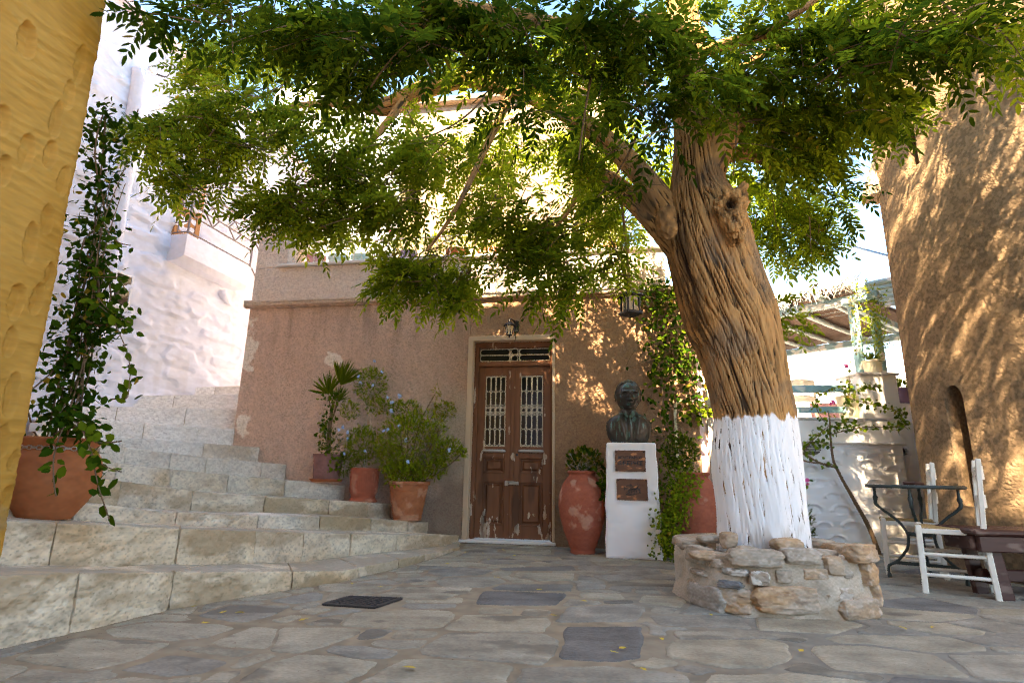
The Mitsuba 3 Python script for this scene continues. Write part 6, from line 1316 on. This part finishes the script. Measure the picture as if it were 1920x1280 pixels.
lf.append(bush(P(1512, 985, 5.9), [.06, .06, .24], 200, .05, (.05, .5), .02, rng=R3))
m, uv = joinuv(lf); part(t, 'foliage', m, 'm_ivy', smooth=True, uv=uv); part(t, 'stems', cat(stm), 'm_twig', smooth=True)
for (u, v, Y) in [(1585, 686, 6.6), (1560, 755, 6.6), (1511, 902, 6.2)]: part(t, 'flower', flowers([P(u, v, Y)], .04, R3), 'm_pink')

# ================================================================== ROOF TERRACE OF THE BROWN HOUSE: railing, pots
t = thing('terrace_railing', 'white ornamental iron railing along the roof terrace sill', 'railing')
RZ0, RZ1 = SILL + .045, SILL + .36
for z in (RZ0 + .02, RZ1): part(t, 'rail', xf(tube([(OP0, -.0 + .06, z), (OP1, .06, z)], .011, 5), MF), 'm_grille', smooth=True)
n = 34
for i in range(n):
    x = OP0 + .06 + (OP1 - OP0 - .12) * i / (n - 1)
    if i % 2 == 0:
        zz_ = np.linspace(RZ0, RZ1, 24); part(t, 'twisted_bar', xf(tube(np.stack([x + .006 * np.sin(zz_ * 90), .06 + .006 * np.cos(zz_ * 90), zz_], 1), .0065, 4), MF), 'm_grille', smooth=True)
    else:
        a = np.linspace(0, 2 * np.pi, 22); zc2 = (RZ0 + RZ1) / 2
        lyre = [tube(np.stack([x + s_ * (.012 + .026 * np.abs(np.sin(np.linspace(0, 2 * np.pi, 22)))), np.full(22, .06), np.linspace(RZ0 + .03, RZ1 - .06, 22)], 1), .005, 4) for s_ in (-1, 1)] + [ring(x + s_ * .022, RZ1 - .045, .020, .06, .005, 12) for s_ in (-1, 1)]
        part(t, 'lyre', xf(cat(lyre), MF), 'm_grille', smooth=True)
def tp(s, r, h): return [(.02, 0), (r * .8, 0), (r * .82, .01), (r * .97, h - .05), (r * 1.06, h - .045), (r * 1.07, h), (r * .95, h), (r * .92, h - .05)]
TP = [(-2.42, .13, .30, 'm_rose', 'purple rose pot', 'yellow green bush'), (-2.08, .15, .28, 'm_mint', 'first pale mint pot', 'bushy bright herb'), (-1.72, .14, .26, 'm_mint', 'second pale mint pot', 'light feathery plant'), (-1.36, .12, .27, 'm_whitepaint', 'white pot', 'low green plant'), (-1.02, .12, .28, 'm_violet', 'violet pot', 'upright green plant'), (-.68, .10, .22, 'm_black', 'black pot', 'thin leafy plant'), (-.32, .14, .27, 'm_terra', 'first orange clay pot', 'broad green plant'), (.12, .14, .28, 'm_terra', 'second orange clay pot', 'yellowish plant'), (.55, .14, .27, 'm_terra', 'third orange clay pot', 'small green bush'), (.98, .15, .29, 'm_terra', 'fourth orange clay pot', 'tall leafy plant'), (1.42, .13, .27, 'm_terra', 'fifth orange clay pot', 'pale green plant'), (1.80, .12, .26, 'm_terra', 'sixth orange clay pot', 'drooping green plant')]
for i, (s, r, h_, mt, nm_, pl_) in enumerate(TP):
    o = fw(s, -.32 - .04 * (i % 2), SILL - .02); where = 'behind the roof terrace railing' + (', leftmost' if i == 0 else ', rightmost' if i == 11 else '')
    base = {'m_terra': 'terrace_clay_pot', 'm_mint': 'terrace_mint_pot'}.get(mt, 'terrace_pot')
    t = pot(base, f'{nm_} from the left {where}' if 'first' in nm_ or 'second' in nm_ or 'third' in nm_ or 'fourth' in nm_ or 'fifth' in nm_ or 'sixth' in nm_ else f'{nm_} {where}', 'flower pot', tp(s, r, h_), o, (.5, .3), .0, 32, mat=mt); soil(t, r * .9, o + [0, 0, h_ - .06])
    part(t, 'stand', move(lathe([(r * .9, -.36), (r * .9, -.002), (0, -.002)], 16), *o), 'm_render', smooth=30)
    t = thing('terrace_plant', f'{pl_} growing in the {nm_} of the roof terrace', 'plant')
    hgt = [.24, .20, .18, .16, .26, .2, .2, .22, .2, .24, .2, .2][i]
    m, uv = bush(o + [0, 0, h_ + hgt * .7], [r * 1.5, r * 1.3, hgt], 420, .05, (.55, 1), .08, rng=R3); part(t, 'foliage', m, 'm_ivy', smooth=True, uv=uv)
t = thing('red_flower', 'single red flower standing above the terrace pots', 'flower'); q = fq(733, 434, -.3)
part(t, 'bloom', flowers([q], .035, R3), 'm_pink'); part(t, 'stem', tube([q, q + [0, 0, -.3]], .004, 4), 'm_greentwig')
t = thing('blue_shutter', 'small blue window frame at the right end of the roof terrace', 'window'); w0, w1 = fsz(1195, 470, -.1), fsz(1232, 436, -.1)
part(t, 'frame', xf(cat([box(w0[0], w0[0] + .05, .10, .14, SILL + .05, w1[1] + .1, .004), box(w1[0] - .05, w1[0], .10, .14, SILL + .05, w1[1] + .1, .004), box(w0[0], w1[0], .105, .135, w1[1] + .05, w1[1] + .1, .004)]), MF), 'm_blue')
part(t, 'board', xf(box(w0[0] + .04, w1[0] - .04, .115, .13, SILL + .05, w1[1] + .06, .003), MF), 'm_mint')

# ================================================================== FALLEN LEAVES
spots = [(378, 1096), (355, 1137), (395, 1166), (820, 1018), (925, 1083), (780, 1252), (1143, 1220), (1031, 1152), (658, 1092), (1200, 1252), (1746, 1177), (890, 1040), (918, 1048), (955, 1054), (870, 1035), (940, 1030), (1500, 1222), (1240, 1195), (1088, 1125), (460, 1148), (410, 1149), (968, 1042), (905, 1036), (845, 1056), (1175, 1213), (1610, 1092), (1700, 1180), (1330, 1150), (560, 1163), (1460, 1110), (720, 1100), (1005, 1105)]
for i, (u, v) in enumerate(spots):
    g = G(u, v, .0165)
    t = thing('fallen_leaf', 'small yellow leaf fallen on the stone paving', 'leaf', 'yellow leaves fallen on the paving')
    a = R3.uniform(0, 2 * np.pi); m, uv = leaves(g[None], np.array([[math.cos(a), math.sin(a), .05]]), np.array([[.1, .1, 1.0]]), np.array([R3.uniform(.038, .062)]), LANCE, LF, 1.3)
    m.vertices[:, 2] += np.abs(R3.normal(0, .003, len(m.vertices))); put(t, m, 'm_yellowleaf', smooth=True)

t = thing('leaf_litter', 'tiny dry leaf and twig bits scattered over the paving and step edges', 'leaf litter'); labels[t]['kind'] = 'stuff'
lo = []
for _ in range(520):
    if R3.random() < .55:
        u = R3.uniform(0, 1900); g = G(u, R3.uniform(1060, 1275), .0150)
    else:
        f_ = R3.random(); k_ = int(f_ * 5.99); a_, b_ = STEP1[k_], STEP1[k_ + 1]; w_ = f_ * 5.99 - k_
        g = G(a_[0] * (1 - w_) + b_[0] * w_ + abs(R3.normal(0, 14)), a_[1] * (1 - w_) + b_[1] * w_ + abs(R3.normal(0, 7)), .008)
    if not ochre_zone.contains(sg.Point(g[0], g[1])) and not planter_zone.contains(sg.Point(g[0], g[1])) and not facade_zone.contains(sg.Point(g[0], g[1])): lo.append(g)
lo = np.array(lo); a_ = R3.uniform(0, 6.28, len(lo))
m, uv = leaves(lo, np.stack([np.cos(a_), np.sin(a_), .05 * np.ones(len(lo))], 1), np.array([0, 0, 1.]) + rdir(len(lo), R3) * .25, R3.uniform(.006, .020, len(lo)), OVAL4, OF4, R3.uniform(.3, 1.2), None, .6, R3)
put(t, m, 'm_twig')

# ================================================================== the houses across the square, behind the viewer (they shade the paving)
t = thing('opposite_house', 'tall pale house on the far side of the square behind the viewer', 'house')
prof = sg.Polygon([(-7.5, -.1), (1.0, -.1), (1.0, OPP_R), (-2.6, OPP_R), (-3.45, OPP_L), (-7.5, OPP_L)]) if False else None
def shadow_h(x, y, z, Y): tdist = (y - Y) / SUN_AZ[1]; return x - SUN_AZ[0] * tdist, z + tdist * math.tan(SUN_EL)
YB = -3.2
q0 = [shadow_h(*fw(s, 0, z), YB) for s, z in ((-.30, 3.1), (.15, 2.75), (.75, 1.95), (1.6, 1.62), (2.7, .9))] + [shadow_h(3.4, 6.6, .35, YB), shadow_h(4.0, 5.4, .5, YB), shadow_h(4.2, 4.0, .5, YB)]
xs_ = [p[0] for p in q0]; zs_ = [p[1] for p in q0]
poly = sg.Polygon([(xs_[0] - .2, -.1), (xs_[-1] + .6, -.1), (xs_[-1] + .6, zs_[-1])] + list(zip(xs_, zs_))[::-1] + [(xs_[0] - .2, zs_[0] + .1)])
m = poly_prism(poly, 0, 4); v = m.vertices.copy(); m.vertices = np.stack([v[:, 0], YB - v[:, 2], v[:, 1]], 1)
part(t, 'wall', m, 'm_white', tone=(.6, .1))
